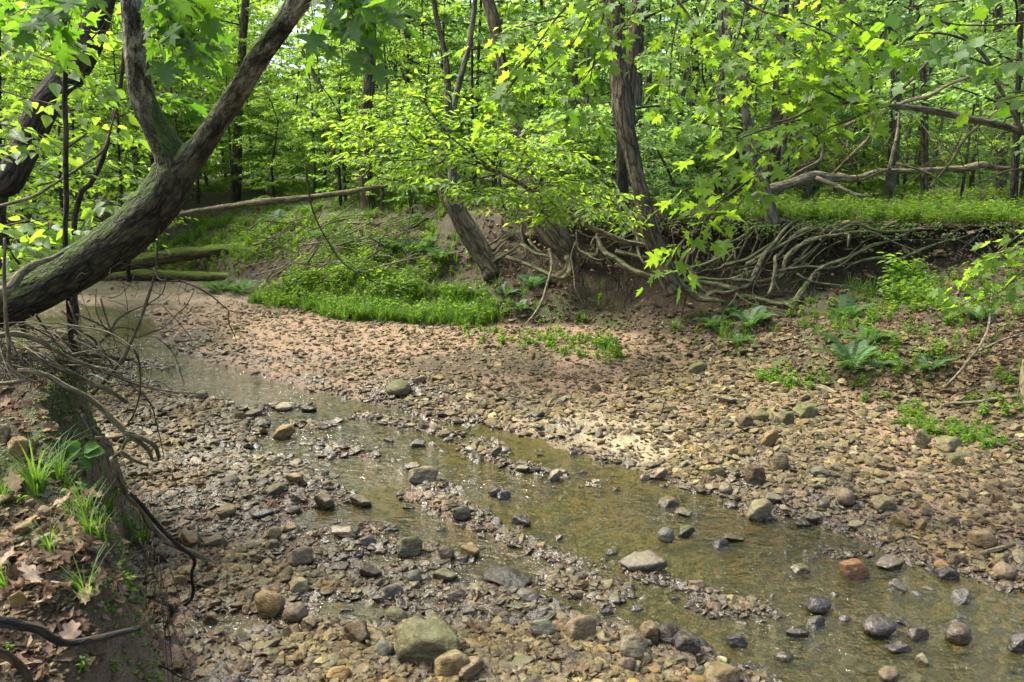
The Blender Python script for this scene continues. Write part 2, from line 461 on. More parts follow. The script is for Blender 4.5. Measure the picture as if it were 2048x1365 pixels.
def stone_mat(name, src):
    t = NT(name)
    tc = t.n('ShaderNodeTexCoord').outputs['Object']
    oi = t.n('ShaderNodeObjectInfo')
    if src == 'object': base, wetk = oi.outputs['Color'], None
    else: base = t.attr('scol', 'INSTANCER').outputs['Color']
    P = t.pos()
    off = t.n('ShaderNodeVectorMath', operation='ADD'); t.set(off.inputs[0], P)
    f = t.noise(P, 38, 5, .65); g = t.noise(t.vscale(P, (1, 1, 3)), 9, 4, .6); s = t.noise(P, 210, 2)
    c = t.mix(t.ramp(g, .35, .65, 0, .9), base, t.mix(1.0, base, (.62, .50, .40), 'MULTIPLY'))
    band = t.noise(t.vscale(tc, (.6, 1.2, 7)), 1.6, 4, .6)
    c = t.mix(t.ramp(band, .45, .6, 0, .5), c, t.mix(1.0, base, (.55, .50, .45), 'MULTIPLY'))
    c = t.mix(t.ramp(f, .48, .66, 0, .65), c, t.mix(.45, base, (.31, .28, .16)))
    c = t.mix(t.ramp(s, .35, .7, 0, .35), c, t.mix(1.0, base, (.45, .42, .4), 'MULTIPLY'))
    z = t.math('ADD', t.z(), t.math('MULTIPLY', t.noise(P, 5, 3), .05))
    if src == 'object':       # moss on the tops of stones whose colour alpha is low
        up = t.n('ShaderNodeSeparateXYZ'); t.set(up.inputs[0], t.n('ShaderNodeNewGeometry').outputs['Normal'])
        mm = t.math('ADD', t.math('MULTIPLY', up.outputs[2], .3), t.noise(P, 14, 4, .7))
        k = t.math('MULTIPLY', t.ramp(mm, .68, .80), t.math('SUBTRACT', 1.0, oi.outputs['Alpha']))
        c = t.mix(k, c, t.mix(t.ramp(t.noise(P, 180, 2), .3, .7), (.03, .05, .01), (.10, .14, .025)))
    wet = t.ramp(z, .036, .068, 1, 0)
    damp = t.ramp(t.noise(P, 1.3, 3), .40, .58, 0, .75)
    damp = t.math('MULTIPLY', damp, t.ramp(z, .07, .14, 1, 0))
    wet = t.math('MAXIMUM', wet, damp)
    c = t.mix(t.math('MULTIPLY', wet, .60), c, t.mix(1.0, c, (.22, .20, .18), 'MULTIPLY'))
    h = t.math('ADD', t.math('MULTIPLY', g, .8), t.math('ADD', t.math('MULTIPLY', f, .5), t.math('MULTIPLY', s, .12)))
    p = t.n('ShaderNodeBsdfPrincipled', Normal=t.bump(h, .8, .025))
    t.set(p.inputs['Base Color'], c)
    t.set(p.inputs['Roughness'], t.ramp(wet, 0, 1, .72, .16))
    t.set(p.inputs['Specular IOR Level'], t.ramp(wet, 0, 1, .3, .75))
    return t.done(p)
M['stone'] = stone_mat('creek_stone', 'object')
M['pebble'] = stone_mat('creek_pebble', 'instance')
# ------------------------------------------------------------------ ground sheet
def ground_material():
    t = NT('creek_ground')
    P = t.pos()
    a = t.attr('gcol'); base = a.outputs['Color']; moss = t.attr('moss').outputs['Fac']
    grav = t.attr('grav').outputs['Fac']
    n1 = t.noise(P, 11, 6, .7); n3 = t.noise(P, 70, 4, .65)
    vc = t.vor(P, 55, 'Color'); vd = t.vor(P, 55); vd2 = t.vor(P, 120)
    c = t.mix(t.ramp(n1, .3, .75, 0, .8), base, t.mix(1.0, base, (.45, .42, .40), 'MULTIPLY'))
    c = t.mix(t.ramp(n3, .5, .75, 0, .5), c, t.mix(.35, base, (.34, .30, .17)))
    peb = t.mix(1.0, c, t.mix(.82, vc, (.5, .45, .40)), 'OVERLAY')
    c = t.mix(t.math('MULTIPLY', grav, .55), c, peb)
    mc = t.mix(t.ramp(t.noise(P, 150, 3), .3, .7), (.02, .035, .008), (.085, .13, .02))
    mk = t.math('MULTIPLY', moss, t.ramp(t.noise(P, 6, 5, .7), .42, .55))
    c = t.mix(mk, c, mc)
    z = t.math('ADD', t.z(), t.math('MULTIPLY', t.noise(P, 5, 3), .05))
    wet = t.ramp(z, .034, .064, 1, 0)
    dm = t.math('MULTIPLY', t.ramp(t.noise(P, 1.3, 3), .40, .58, 0, .8), t.ramp(z, .07, .14, 1, 0))
    wet = t.math('MAXIMUM', wet, dm)
    c = t.mix(t.math('MULTIPLY', wet, .55), c, t.mix(1.0, c, (.30, .27, .24), 'MULTIPLY'))
    h = t.math('ADD', t.math('MULTIPLY', n1, .6), t.math('MULTIPLY', n3, .35))
    h = t.math('SUBTRACT', h, t.math('MULTIPLY', t.math('ADD', vd, t.math('MULTIPLY', vd2, .5)), .5))
    p = t.n('ShaderNodeBsdfPrincipled', Normal=t.bump(h, .8, .025))
    t.set(p.inputs['Base Color'], c)
    t.set(p.inputs['Roughness'], t.ramp(wet, 0, 1, .88, .26))
    p.inputs['Specular IOR Level'].default_value = .4
    return t.done(p)
M['ground'] = ground_material()

def lerp(a, b, k): return a + (np.asarray(b) - a) * k[:, None]
def ground_cols(x, y, z, d, t, u, m, dl):
    N = len(x)
    C = np.tile(np.array([.235, .165, .10]), (N, 1))                            # dry gravel
    nz = n2(x, y, .7, 51, 3)
    C = lerp(C, (.068, .055, .026), smooth(-.2, .6, nz))
    clay = np.exp(-(((x - cl[0]) * .8 + (y - cl[1]) * -.6) / .9) ** 2 - (((x - cl[0]) * .6 + (y - cl[1]) * .8) / .45) ** 2)
    C = lerp(C, (.30, .265, .16), np.clip(clay * 1.6 + .3 * nz * clay, 0, 1))
    sand = np.exp(-(((x - sd[0]) / 2.3) ** 2 + ((y - sd[1]) / 1.3) ** 2))
    sand = np.clip(sand * 2.2, 0, 1) * smooth(11.0, 11.8, y)
    C = lerp(C, (.24, .19, .12), sand)
    C = lerp(C, (.21, .155, .045), smooth(0.0, .12, -d))                         # ochre silt under water
    C = lerp(C, (.26, .15, .06), smooth(.1, .5, n2(x, y, .9, 53, 2)) * smooth(0, .1, -d) * .7)
    sl = smooth(0.0, .12, t)
    C = lerp(C, (.052, .040, .019), sl)                                           # littered bank slope
    red = smooth(.45, .8, t) * (1 - smooth(.9, 1.0, u)) * smooth(bear(980), bear(1100), x / np.maximum(y, .8))
    C = lerp(C, (.052, .039, .018), red)
    C = lerp(C, (.10, .074, .042), smooth(.8, 1, u))                             # forest floor
    C = lerp(C, (.085, .10, .035), smooth(.8, 1, u) * smooth(-.1, .3, n2(x, y, .6, 57, 3)) * .8)
    C = lerp(C, (.060, .045, .020), m)
    moss = smooth(.05, .6, n2(x, y, 1.1, 61, 3)) * sl * (1 - red * .6) * .8
    moss = np.maximum(moss, smooth(.9, 1, u) * (1 - smooth(0, .6, y - bank_at(x / np.maximum(y, .8))[2])))
    moss = np.maximum(moss, m * np.exp(-((dl - .12) / .15) ** 2) * smooth(2.2, 2.6, y) * smooth(-.1, .5, n2(x, y, 2.5, 67, 3)) * .9)
    grav = (1 - sand) * (1 - sl) * (1 - m)
    return C, moss, grav
cl = on(1230, 860, .1); sd = on(330, 585, .06)

def build_ground():
    core = np.linspace(-.78, .80, 470)
    B = np.concatenate([-.78 - (np.linspace(0, 1, 40)[1:][::-1]) ** 2 * 2.2, core, .80 + (np.linspace(0, 1, 40)[1:]) ** 2 * 2.2])
    toe, foot, lip, zf = bank_at(B)
    nA, nF, nP = 330, 14, 130
    s = np.linspace(0, 1, nA)
    YA = 0.7 * (foot[None] / 0.7) ** (s[:, None] ** .93)
    rA = [YA]
    sp = np.linspace(0, 1, nP) ** 2.2
    YP = lip[None] + (sp[:, None]) * (130 - lip[None])
    X1, Y1 = (YA * B[None]).ravel(), YA.ravel()
    z1, d1, t1, u1, m1, dl1 = ground(X1, Y1, True)
    X3, Y3 = (YP * B[None]).ravel(), YP.ravel()
    z3, d3, t3, u3, m3, dl3 = ground(X3, Y3, True)
    nb = len(B)
    # the cut face: runs back into the bank under the sod, then out to the lip
    k = np.linspace(0, 1, nF + 2)[1:-1]
    under = np.interp(B, bear(np.array([700, 1000, 1150, 1500, 1750, 1900, 2200])), [0, .1, .45, .55, .5, .45, .35])
    Yf = foot[None] + k[:, None] * (lip - foot)[None]
    nrm = np.sin(math.pi * k ** .8)[:, None]
    Xn = (Yf * B[None]).ravel()
    rough = n2(Xn * 1.0, (k[:, None] + 0 * B[None]).ravel() * 1.5, 3.0, 71, 3).reshape(Yf.shape)
    Yf = Yf + under[None] * nrm + .10 * rough * nrm
    z_lo = z1.reshape(nA, nb)[-1]; z_hi = z3.reshape(nP, nb)[0]
    # push the overhang forward a little
    Zf = z_lo[None] + (z_hi - z_lo)[None] * (k[:, None] ** .85)
    X2, Y2, z2 = (Yf * B[None]).ravel(), Yf.ravel(), Zf.ravel()
    _, d2, t2, u2, m2, dl2 = ground(X2, Y2, True)
    u2 = np.repeat(k[:, None], nb, 1).ravel() * .8; t2 = np.ones_like(u2)
    X, Y, Z = [np.concatenate(q) for q in ((X1, X2, X3), (Y1, Y2, Y3), (z1, z2, z3))]
    d, t, u, m, dl = [np.concatenate(q) for q in ((d1, d2, d3), (t1, t2, t3), (u1, u2, u3), (m1, m2 * 0, m3), (dl1, dl2, dl3))]
    C, moss, grav = ground_cols(X, Y, Z, d, t, u, m, dl)
    # left of the picture the cut is a gentle slope: no face
    nr = nA + nF + nP
    i = np.arange(nr - 1)[:, None] * nb; j = np.arange(nb - 1)[None]
    Q = np.stack([i + j, i + j + 1, i + nb + j + 1, i + nb + j], 2).reshape(-1, 4)
    me = make_mesh('ground', np.stack([X, Y, Z], 1), Q, None,
                   {'gcol': ('FLOAT_COLOR', np.hstack([C, np.ones((len(C), 1))])), 'moss': ('FLOAT', moss), 'grav': ('FLOAT', grav)})
    o = link('ground', me, M['ground'])
    tag(o, 'stony creek bed with earthen banks and leafy forest floor', None, None, 'structure')
    # the ground behind the viewer
    g = np.linspace(-40, 40, 41); yy = np.linspace(-40, .75, 24)
    gx, gy = [q.ravel() for q in np.meshgrid(g, yy)]
    zz = .55 + .04 * n2(gx, gy, .5, 3)
    i = np.arange(23)[:, None] * 41; j = np.arange(40)[None]
    Q = np.stack([i + j, i + j + 1, i + 41 + j + 1, i + 41 + j], 2).reshape(-1, 4)
    me = make_mesh('terrain', np.stack([gx, gy, zz], 1), Q, None, {'gcol': ('FLOAT_COLOR', np.tile([.13, .09, .05, 1], (len(gx), 1)))})
    tag(link('terrain', me, M['ground']), 'brown leaf covered ground of the near bank', None, None, 'structure')
build_ground()

def water():
    t = NT('creek_water')
    P = t.pos()
    w = t.n('ShaderNodeTexNoise'); t.set(w.inputs['Vector'], t.vscale(P, (1.0, 1.6, 1))); w.inputs['Scale'].default_value = 9; w.inputs['Detail'].default_value = 4
    w.inputs['Distortion'].default_value = .6
    f = t.noise(t.vscale(P, (1, 1.5, 1)), 34, 3)
    calm = t.ramp(t.noise(P, .9, 2), .38, .62)
    h = t.math('MULTIPLY', t.math('ADD', w.outputs[0], t.math('MULTIPLY', f, .35)), t.math('ADD', .35, t.math('MULTIPLY', calm, .9)))
    bp = t.bump(h, .7, .05)
    fr = t.n('ShaderNodeFresnel', IOR=1.33, Normal=bp)
    gl = t.n('ShaderNodeBsdfGlossy', Roughness=.06, Normal=bp)
    tr = t.n('ShaderNodeBsdfTransparent'); tr.inputs[0].default_value = (.82, .80, .58, 1)
    df = t.n('ShaderNodeBsdfDiffuse'); df.inputs[0].default_value = (.105, .105, .035, 1)
    m0 = t.n('ShaderNodeMixShader', Fac=.20); t.set(m0.inputs[1], tr.outputs[0]); t.set(m0.inputs[2], df.outputs[0])
    m1 = t.n('ShaderNodeMixShader', Fac=t.math('MULTIPLY', fr.outputs[0], 1.6, clamp=True)); t.set(m1.inputs[1], m0.outputs[0]); t.set(m1.inputs[2], gl.outputs[0])
    mat = t.done(m1)
    xs = np.linspace(-20, 9, 150); ys = np.linspace(1.9, 17, 110)
    gx, gy = [q.ravel() for q in np.meshgrid(xs, ys)]
    z = .0015 * n2(gx, gy, 3, 5)
    sdv = creek_sd(gx, gy).reshape(110, 150)
    i = np.arange(109)[:, None] * 150; j = np.arange(149)[None]
    keep = (np.minimum.reduce([sdv[:-1, :-1], sdv[1:, :-1], sdv[:-1, 1:], sdv[1:, 1:]]) < .35)
    Q = np.stack([i + j, i + j + 1, i + 150 + j + 1, i + 150 + j], 2)[keep]
    me = make_mesh('water', np.stack([gx, gy, z], 1), Q)
    tag(link('water', me, mat), 'shallow olive brown creek water', None, None, 'structure')
water()

# ------------------------------------------------------------------ scatter by points (only for what nobody could count)
def scatter(name, P, rot, scl, idx, templates, colr, label, parent=None):
    me = bpy.data.meshes.new(name)
    me.vertices.add(len(P)); me.vertices.foreach_set('co', np.asarray(P, np.float32).ravel())
    for k, ty, arr, key in (('rot', 'FLOAT_VECTOR', rot, 'vector'), ('scl', 'FLOAT_VECTOR', scl, 'vector'), ('idx', 'INT', idx, 'value'), ('scol', 'FLOAT_COLOR', colr, 'color')):
        if arr is None: continue
        a = me.attributes.new(k, ty, 'POINT')
        a.data.foreach_set(key, np.asarray(arr, np.int32 if ty == 'INT' else np.float32).ravel())
    o = bpy.data.objects.new(name, me); col.objects.link(o)
    c = bpy.data.collections.new(name + '_kinds')
    for i, tm in enumerate(templates):
        to = bpy.data.objects.new('%s_kind_%02d' % (name, i), tm); c.objects.link(to)
    ng = bpy.data.node_groups.new(name + '_nodes', 'GeometryNodeTree')
    ng.interface.new_socket('Geometry', in_out='INPUT', socket_type='NodeSocketGeometry')
    ng.interface.new_socket('Geometry', in_out='OUTPUT', socket_type='NodeSocketGeometry')
    N = ng.nodes; gi = N.new('NodeGroupInput'); go = N.new('NodeGroupOutput')
    ip = N.new('GeometryNodeInstanceOnPoints'); ci = N.new('GeometryNodeCollectionInfo')
    ci.inputs['Collection'].default_value = c; ci.inputs['Separate Children'].default_value = True; ci.inputs['Reset Children'].default_value = True
    ip.inputs['Pick Instance'].default_value = True
    def na(k, ty):
        q = N.new('GeometryNodeInputNamedAttribute'); q.data_type = ty; q.inputs['Name'].default_value = k; return q.outputs['Attribute']
    Lk = ng.links.new
    Lk(gi.outputs[0], ip.inputs['Points']); Lk(ci.outputs[0], ip.inputs['Instance'])
    Lk(na('idx', 'INT'), ip.inputs['Instance Index']); Lk(na('rot', 'FLOAT_VECTOR'), ip.inputs['Rotation']); Lk(na('scl', 'FLOAT_VECTOR'), ip.inputs['Scale'])
    Lk(ip.outputs[0], go.inputs[0])
    md = o.modifiers.new('scatter', 'NODES'); md.node_group = ng
    return tag(o, label, None, None, 'stuff')

# ------------------------------------------------------------------ stones
def ico(sub):
    import bmesh
    bm = bmesh.new(); bmesh.ops.create_icosphere(bm, subdivisions=sub, radius=1.0)
    bm.verts.ensure_lookup_table()
    V = np.array([v.co[:] for v in bm.verts]); T = np.array([[v.index for v in f.verts] for f in bm.faces]); bm.free()
    return V, T
def rock(kind, sub, seed):
    V, T = ico(sub)
    g = np.random.default_rng(seed)
    n = {'angular': 8, 'slab': 9, 'round': 26}[kind]
    N = g.normal(size=(n, 3)); N /= np.linalg.norm(N, axis=1)[:, None]
    if kind != 'round':     # six rough sides of a block, then a few knocked off corners
        q = Euler((g.uniform(-.3, .3), g.uniform(-.3, .3), g.uniform(0, 3))).to_matrix()
        A = np.array([[1, 0, 0], [-1, 0, 0], [0, 1, 0], [0, -1, 0], [0, 0, 1], [0, 0, -1.0]]) @ np.array(q).T + g.normal(0, .22, (6, 3))
        N = np.vstack([A, N])
    N /= np.linalg.norm(N, axis=1)[:, None]
    h = np.where(np.arange(len(N)) < 6, g.uniform(.50, .74, len(N)), g.uniform(.66, .98, len(N))) if kind != 'round' else g.uniform(.82, 1.0, len(N))
    dd = V @ N.T
    r = np.where(dd > .05, h[None] / np.maximum(dd, .05), 9)
    if kind == 'round':
        r = -np.log(np.exp(-r * 9).sum(1) + math.exp(-9 * 1.05)) / 9
    else:
        rs = -np.log(np.exp(-r * 60).sum(1) + math.exp(-60 * 1.1)) / 60
        r = rs
    W = V * r[:, None]
    amp = .05 if kind == 'round' else .085
    W = W * (1 + amp * fbm(V * 2.2 + seed, 3, seed)[:, None] + .018 * fbm(V * 7 + seed, 2, seed + 3)[:, None])
    s = {'angular': (1.0, .8, .62), 'slab': (1.0, .72, .27), 'round': (1.0, .80, .60)}[kind]
    W = W * np.array(s)
    W[:, :2] /= np.abs(W[:, 0]).max()
    W[:, 2] /= np.abs(W[:, 0]).max() + .0
    return make_mesh('stone', W, None, T)
KINDS_ = ['angular'] * 5 + ['slab'] * 4 + ['round'] * 4
# in the gravel the blocky and flat kinds outnumber the round ones
ROCK_HI = [rock(k, 4, 100 + i) for i, k in enumerate(KINDS_)]
ROCK_LO = [rock(k, 4, 200 + i) for i, k in enumerate(KINDS_)]
for r_ in ROCK_LO: r_.materials.append(M['pebble'])
for r_ in ROCK_HI: r_.materials.append(M['stone'])
KIDX = {'angular': [0, 1, 2, 3, 4], 'slab': [5, 6, 7, 8], 'round': [9, 10, 11, 12]}
COLS = {'tan': (.29, .215, .135), 'ochre': (.30, .20, .09), 'brown': (.155, .11, .07), 'grey': (.20, .17, .135), 'dark': (.07, .06, .05),
        'mauve': (.22, .165, .13), 'olive': (.20, .175, .105), 'pale': (.40, .34, .25), 'rust': (.32, .15, .06), 'blue grey': (.165, .17, .16)}
used_labels = {}
def put_stone(x, y, w, h, kind, c, mossy=0.0, rz=None, sink=.22, tilt=None, zoff=0.0):
    """one stone of width w and height h resting in the ground at x, y"""
    i = random.choice(KIDX[kind])
    me = ROCK_HI[i]
    o = bpy.data.objects.new('stone', me); col.objects.link(o)
    k = np.array(COLS[c]) * np.array([.67, .71, .52]) * random.uniform(.7, 1.25) * np.array([random.uniform(.95, 1.05), 1, random.uniform(.92, 1.08)])
    o.color = (*k, 1 - mossy)
    zr = {'angular': .62, 'slab': .27, 'round': .6}[kind]
    s = w / 2
    o.scale = (s, s * random.uniform(.85, 1.25), h / 2 / zr / .8)
    o.rotation_euler = (random.uniform(-.14, .14) if tilt is None else tilt, random.uniform(-.14, .14), random.uniform(-.5, .5) if rz is None else rz)
    g = gz(x, y)
    o.location = (x, y, g + h * (.5 - sink) + zoff)
    return o
# stones one can single out in the photograph: pixel x, pixel y, width, height (pixels), shape, colour, mossy, words
NAMED = [
 (861,1296,150,72,'angular','olive',.25,'big angular tan green boulder at the foot of the frame'),
 (904,1338,74,46,'angular','tan',0,'banded brown and tan stone leaning on the big tan green boulder'),
 (1284,1125,98,40,'slab','grey',0,'long flat grey block at the edge of the open water'),
 (846,950,68,30,'angular','grey',0,'grey brown wedge stone at the head of the mid stream gravel'),
 (826,933,38,18,'slab','grey',0,'small slab behind the grey brown wedge stone'),
 (1109,953,32,22,'angular','pale',0,'small pale cream rock alone in the water'),
 (990,984,36,20,'angular','dark',0,'wet black pair stone in mid stream, farther one'),
 (1007,990,30,20,'angular','dark',0,'wet black pair stone in mid stream, nearer one'),
 (920,1026,46,25,'angular','dark',.1,'dark brown squat stone on the gravel tongue'),
 (691,1066,64,20,'slab','pale',0,'pale flat slab lying in the ochre shallows'),
 (724,1002,46,22,'slab','grey',0,'flat grey slab at the left water edge'),
 (651,1003,40,34,'slab','pale',0,'pale tilted slab standing up from the left gravel'),
 (592,961,36,20,'slab','tan',0,'tan flat stone between the two ochre pools'),
 (818,1094,56,36,'angular','olive',.35,'tan green blocky stone on the near gravel bar'),
 (892,1107,34,27,'round','brown',0,'dark brown rounded stone beside the tan green block'),
 (942,1102,50,28,'angular','tan',0,'tan pointed stone at the end of the near gravel bar'),
 (1012,1157,104,24,'slab','dark',0,'long dark log shaped stone half in the water'),
 (1160,1258,64,42,'angular','mauve',0,'mauve tan block with a flat top at the water edge'),
 (1081,1258,58,34,'angular','blue grey',0,'smooth blue grey stone left of the mauve block'),
 (792,1230,46,29,'round','olive',.2,'olive rounded stone by the small green puddle'),
 (677,1356,50,26,'round','ochre',0,'orange tan cobble at the very bottom of the frame'),
 (1264,1302,60,46,'round','grey',0,'large grey cobble in the cluster by the bottom water'),
 (1299,1270,40,46,'angular','tan',.1,'upright tan stone wedged in the cobble cluster'),
 (1334,1273,46,42,'round','dark',0,'dark round cobble right of the upright tan stone'),
 (1374,1288,56,38,'angular','dark',0,'dark flat sided cobble ending the bottom cluster'),
 (1331,1070,36,28,'round','blue grey',0,'wet blue grey stone upstream of the flat grey block'),
 (1370,1064,40,22,'angular','dark',.4,'dark mossy stone touching the wet blue grey one'),
 (1366,1024,40,13,'slab','olive',0,'flat greenish slab awash near the far shore'),
 (992,904,26,18,'angular','grey',0,'small grey peak in the upper riffle'),
 (835,888,36,14,'slab','blue grey',0,'wet glinting slab in the upper riffle'),
 (942,1225,38,18,'slab','brown',0,'brown flat stone on the sandy spit'),
 (742,1146,46,22,'slab','dark',0,'wet dark slab in the near left cobbles'),
 (828,1157,30,26,'round','blue grey',0,'wet grey cobble below the tan green block'),
 (890,1151,52,22,'slab','olive',.2,'greenish slab beside the long dark stone'),
 (717,1272,68,38,'angular','brown',0,'rough brown lump left of the big boulder'),
 (768,1305,44,30,'round','blue grey',0,'wet bluish cobble touching the big boulder'),
 (938,1345,60,34,'angular','mauve',0,'reddish brown stone right of the banded stone'),
 (1283,1318,36,24,'round','pale',0,'pale round pebble in front of the large grey cobble'),
 (1252,1334,40,24,'round','mauve',0,'mauve cobble below the large grey cobble'),
 (540,1210,60,50,'round','ochre',0,'smooth ochre rounded boulder near the left bank'),
 (592,1228,48,34,'round','mauve',0,'grey brown cobble touching the ochre boulder'),
 (599,1113,56,30,'angular','mauve',0,'brown block midway up the left gravel'),
 (548,1071,34,25,'round','olive',0,'small olive rounded cobble above the brown block'),
 (455,1024,40,22,'round','ochre',0,'ochre cobble in the left gravel'),
 (525,1028,46,18,'slab','dark',0,'dark brown oval slab in the left gravel'),
 (383,1082,54,30,'angular','tan',0,'tan angular stone by the pale fallen branch'),
 (433,1083,56,22,'slab','tan',0,'long tan slab by the pale fallen branch'),
 (422,1236,34,24,'angular','tan',0,'tan crumbly stone on the wet mud'),
 (621,1249,36,24,'angular','grey',0,'pale grey stone right of the grey brown cobble'),
 (573,1268,24,28,'angular','tan',0,'small upright tan stone below the ochre boulder'),
 (600,1172,42,28,'angular','pale',.2,'pale olive angular stone above the ochre boulder'),
 (322,1112,38,28,'angular','mauve',0,'reddish block at the foot of the near bank'),
 (360,1165,30,20,'angular','tan',0,'tan stone sunk in the wet mud'),
 (1509,955,46,44,'angular','brown',0,'upright flat faced brown stone on the right shore'),
 (1559,928,34,32,'round','grey',0,'grey brown cobble above the upright brown stone'),
 (1516,1024,54,40,'angular','pale',.35,'pale olive mossy lump at the right water edge'),
 (1544,998,44,18,'slab','grey',0,'tilted grey slab leaning on the pale olive lump'),
 (1844,886,40,40,'angular','olive',.6,'green mossy block, larger of the two at the far right'),
 (1894,893,60,26,'angular','olive',.55,'long green mossy block beside the larger mossy one'),
 (1910,925,36,24,'angular','olive',.8,'stone with a bright moss cap on the right rubble'),
 (1766,1010,50,30,'angular','tan',.15,'broad tan stone on the right rubble'),
 (1690,998,36,32,'round','mauve',0,'mauve rounded stone on the right rubble'),
 (1703,1136,62,40,'angular','rust',0,'orange topped dark stone standing in the water'),
 (1777,1125,58,22,'slab','grey',0,'grey slab just right of the orange topped stone'),
 (1635,1211,50,28,'round','dark',0,'dark rounded stone in mid water at the right'),
 (1755,1254,68,34,'round','dark',0,'largest dark rounded stone in the lower right water'),
 (1834,1267,42,26,'angular','dark',0,'dark pointed stone right of the largest dark one'),
 (1914,1268,50,42,'round','brown',0,'round grey brown stone in the lower right water'),
 (1799,1294,62,20,'slab','dark',0,'low dark slab in the lower right water'),
 (2034,1289,46,34,'angular','dark',0,'dark stone cut by the right frame edge'),
 (1470,1279,46,26,'angular','dark',0,'small dark lump beyond the bottom cluster'),
 (1592,1264,46,20,'slab','dark',0,'flat wet dark stone in the glinting ripples'),
 (1895,1148,46,28,'angular','dark',0,'dark wet block on the right shore'),
 (2008,1146,44,28,'round','mauve',0,'mauve brown cobble near the right frame edge'),
 (1601,1137,38,18,'angular','olive',0,'small tan olive stone awash left of the orange topped one'),
 (1537,884,38,32,'angular','ochre',0,'ochre block on the upper right rubble'),
 (1440,1355,74,30,'angular','tan',0,'broad tan stone at the bottom edge by the water'),
 (1777,1348,42,24,'round','mauve',0,'mauve stone awash at the bottom right'),
 (1844,1320,30,24,'angular','pale',0,'small pale tan stone in the bottom right water'),
 (1605,1046,34,14,'slab','dark',0,'dark slab at the far right water edge'),
 (1625,1036,36,18,'slab','grey',0,'grey slab above the small sandy inlet'),
 (797,779,54,25,'round','olive',.45,'grey green boulder on the far gravel'),
 (1065,714,20,25,'angular','tan',0,'small upright tan stone on the far gravel'),
 (1190,777,24,20,'angular','tan',0,'small tan stone above the pale clay'),
 (1611,826,50,30,'angular','olive',.8,'mossy tan block, broadest on the upper right gravel'),
 (1571,842,38,28,'angular','olive',.7,'mossy pyramid stone left of the broad mossy block'),
 (1488,845,36,24,'angular','mauve',0,'pinkish stone in the upper right gravel'),
 (1454,804,38,14,'slab','grey',.1,'flat grey slab at the toe of the gravel slope'),
 (1392,743,44,24,'angular','olive',.6,'mossy stone below the fern clump'),
 (1520,838,34,22,'round','olive',.6,'low mossy cobble beside the pinkish stone'),
 (569,815,34,16,'round','pale',0,'pale cobble in the narrow channel'),
 (478,838,32,20,'angular','brown',0,'squarish brown stone left of the narrow channel'),
 (567,866,48,28,'angular','ochre',0,'tan stone at the ochre shallows'),
 (508,828,36,18,'slab','grey',0,'grey slab touching the squarish brown stone'),
 (405,793,26,18,'round','blue grey',0,'grey cobble near the dry branch tips'),
 (618,818,32,13,'slab','dark',0,'dark sliver in the narrow channel'),
 (1045,938,30,12,'slab','pale',0,'pale sliver at the end of the upper riffle'),
 (1290,955,24,16,'angular','tan',0,'tan stone where the pale clay meets the water'),
 (1320,950,30,22,'angular','tan',0,'tan pointed stone on the near edge of the right rubble'),
 (1450,978,30,18,'round','pale',0,'low pale stone left of the upright brown stone'),
 (1430,945,44,22,'angular','olive',.5,'dark mossy stone left of the upright brown stone'),
 (1462,905,30,20,'angular','tan',0,'tan block above the right shore'),
 (1640,950,40,18,'slab','blue grey',0,'blue grey slab on the right rubble'),
 (1710,1050,36,16,'slab','pale',0,'pale slab on the wet right shore'),
 (1960,1080,60,34,'angular','tan',0,'broad tan rock near the right edge of the rubble'),
 (1840,1055,26,22,'angular','ochre',0,'pale ochre chunk on the right rubble'),
 (1900,1045,36,24,'angular','grey',0,'grey angular stone on the right rubble near the edge'),
]
G_NAMED = 'stones lying in and beside the creek'
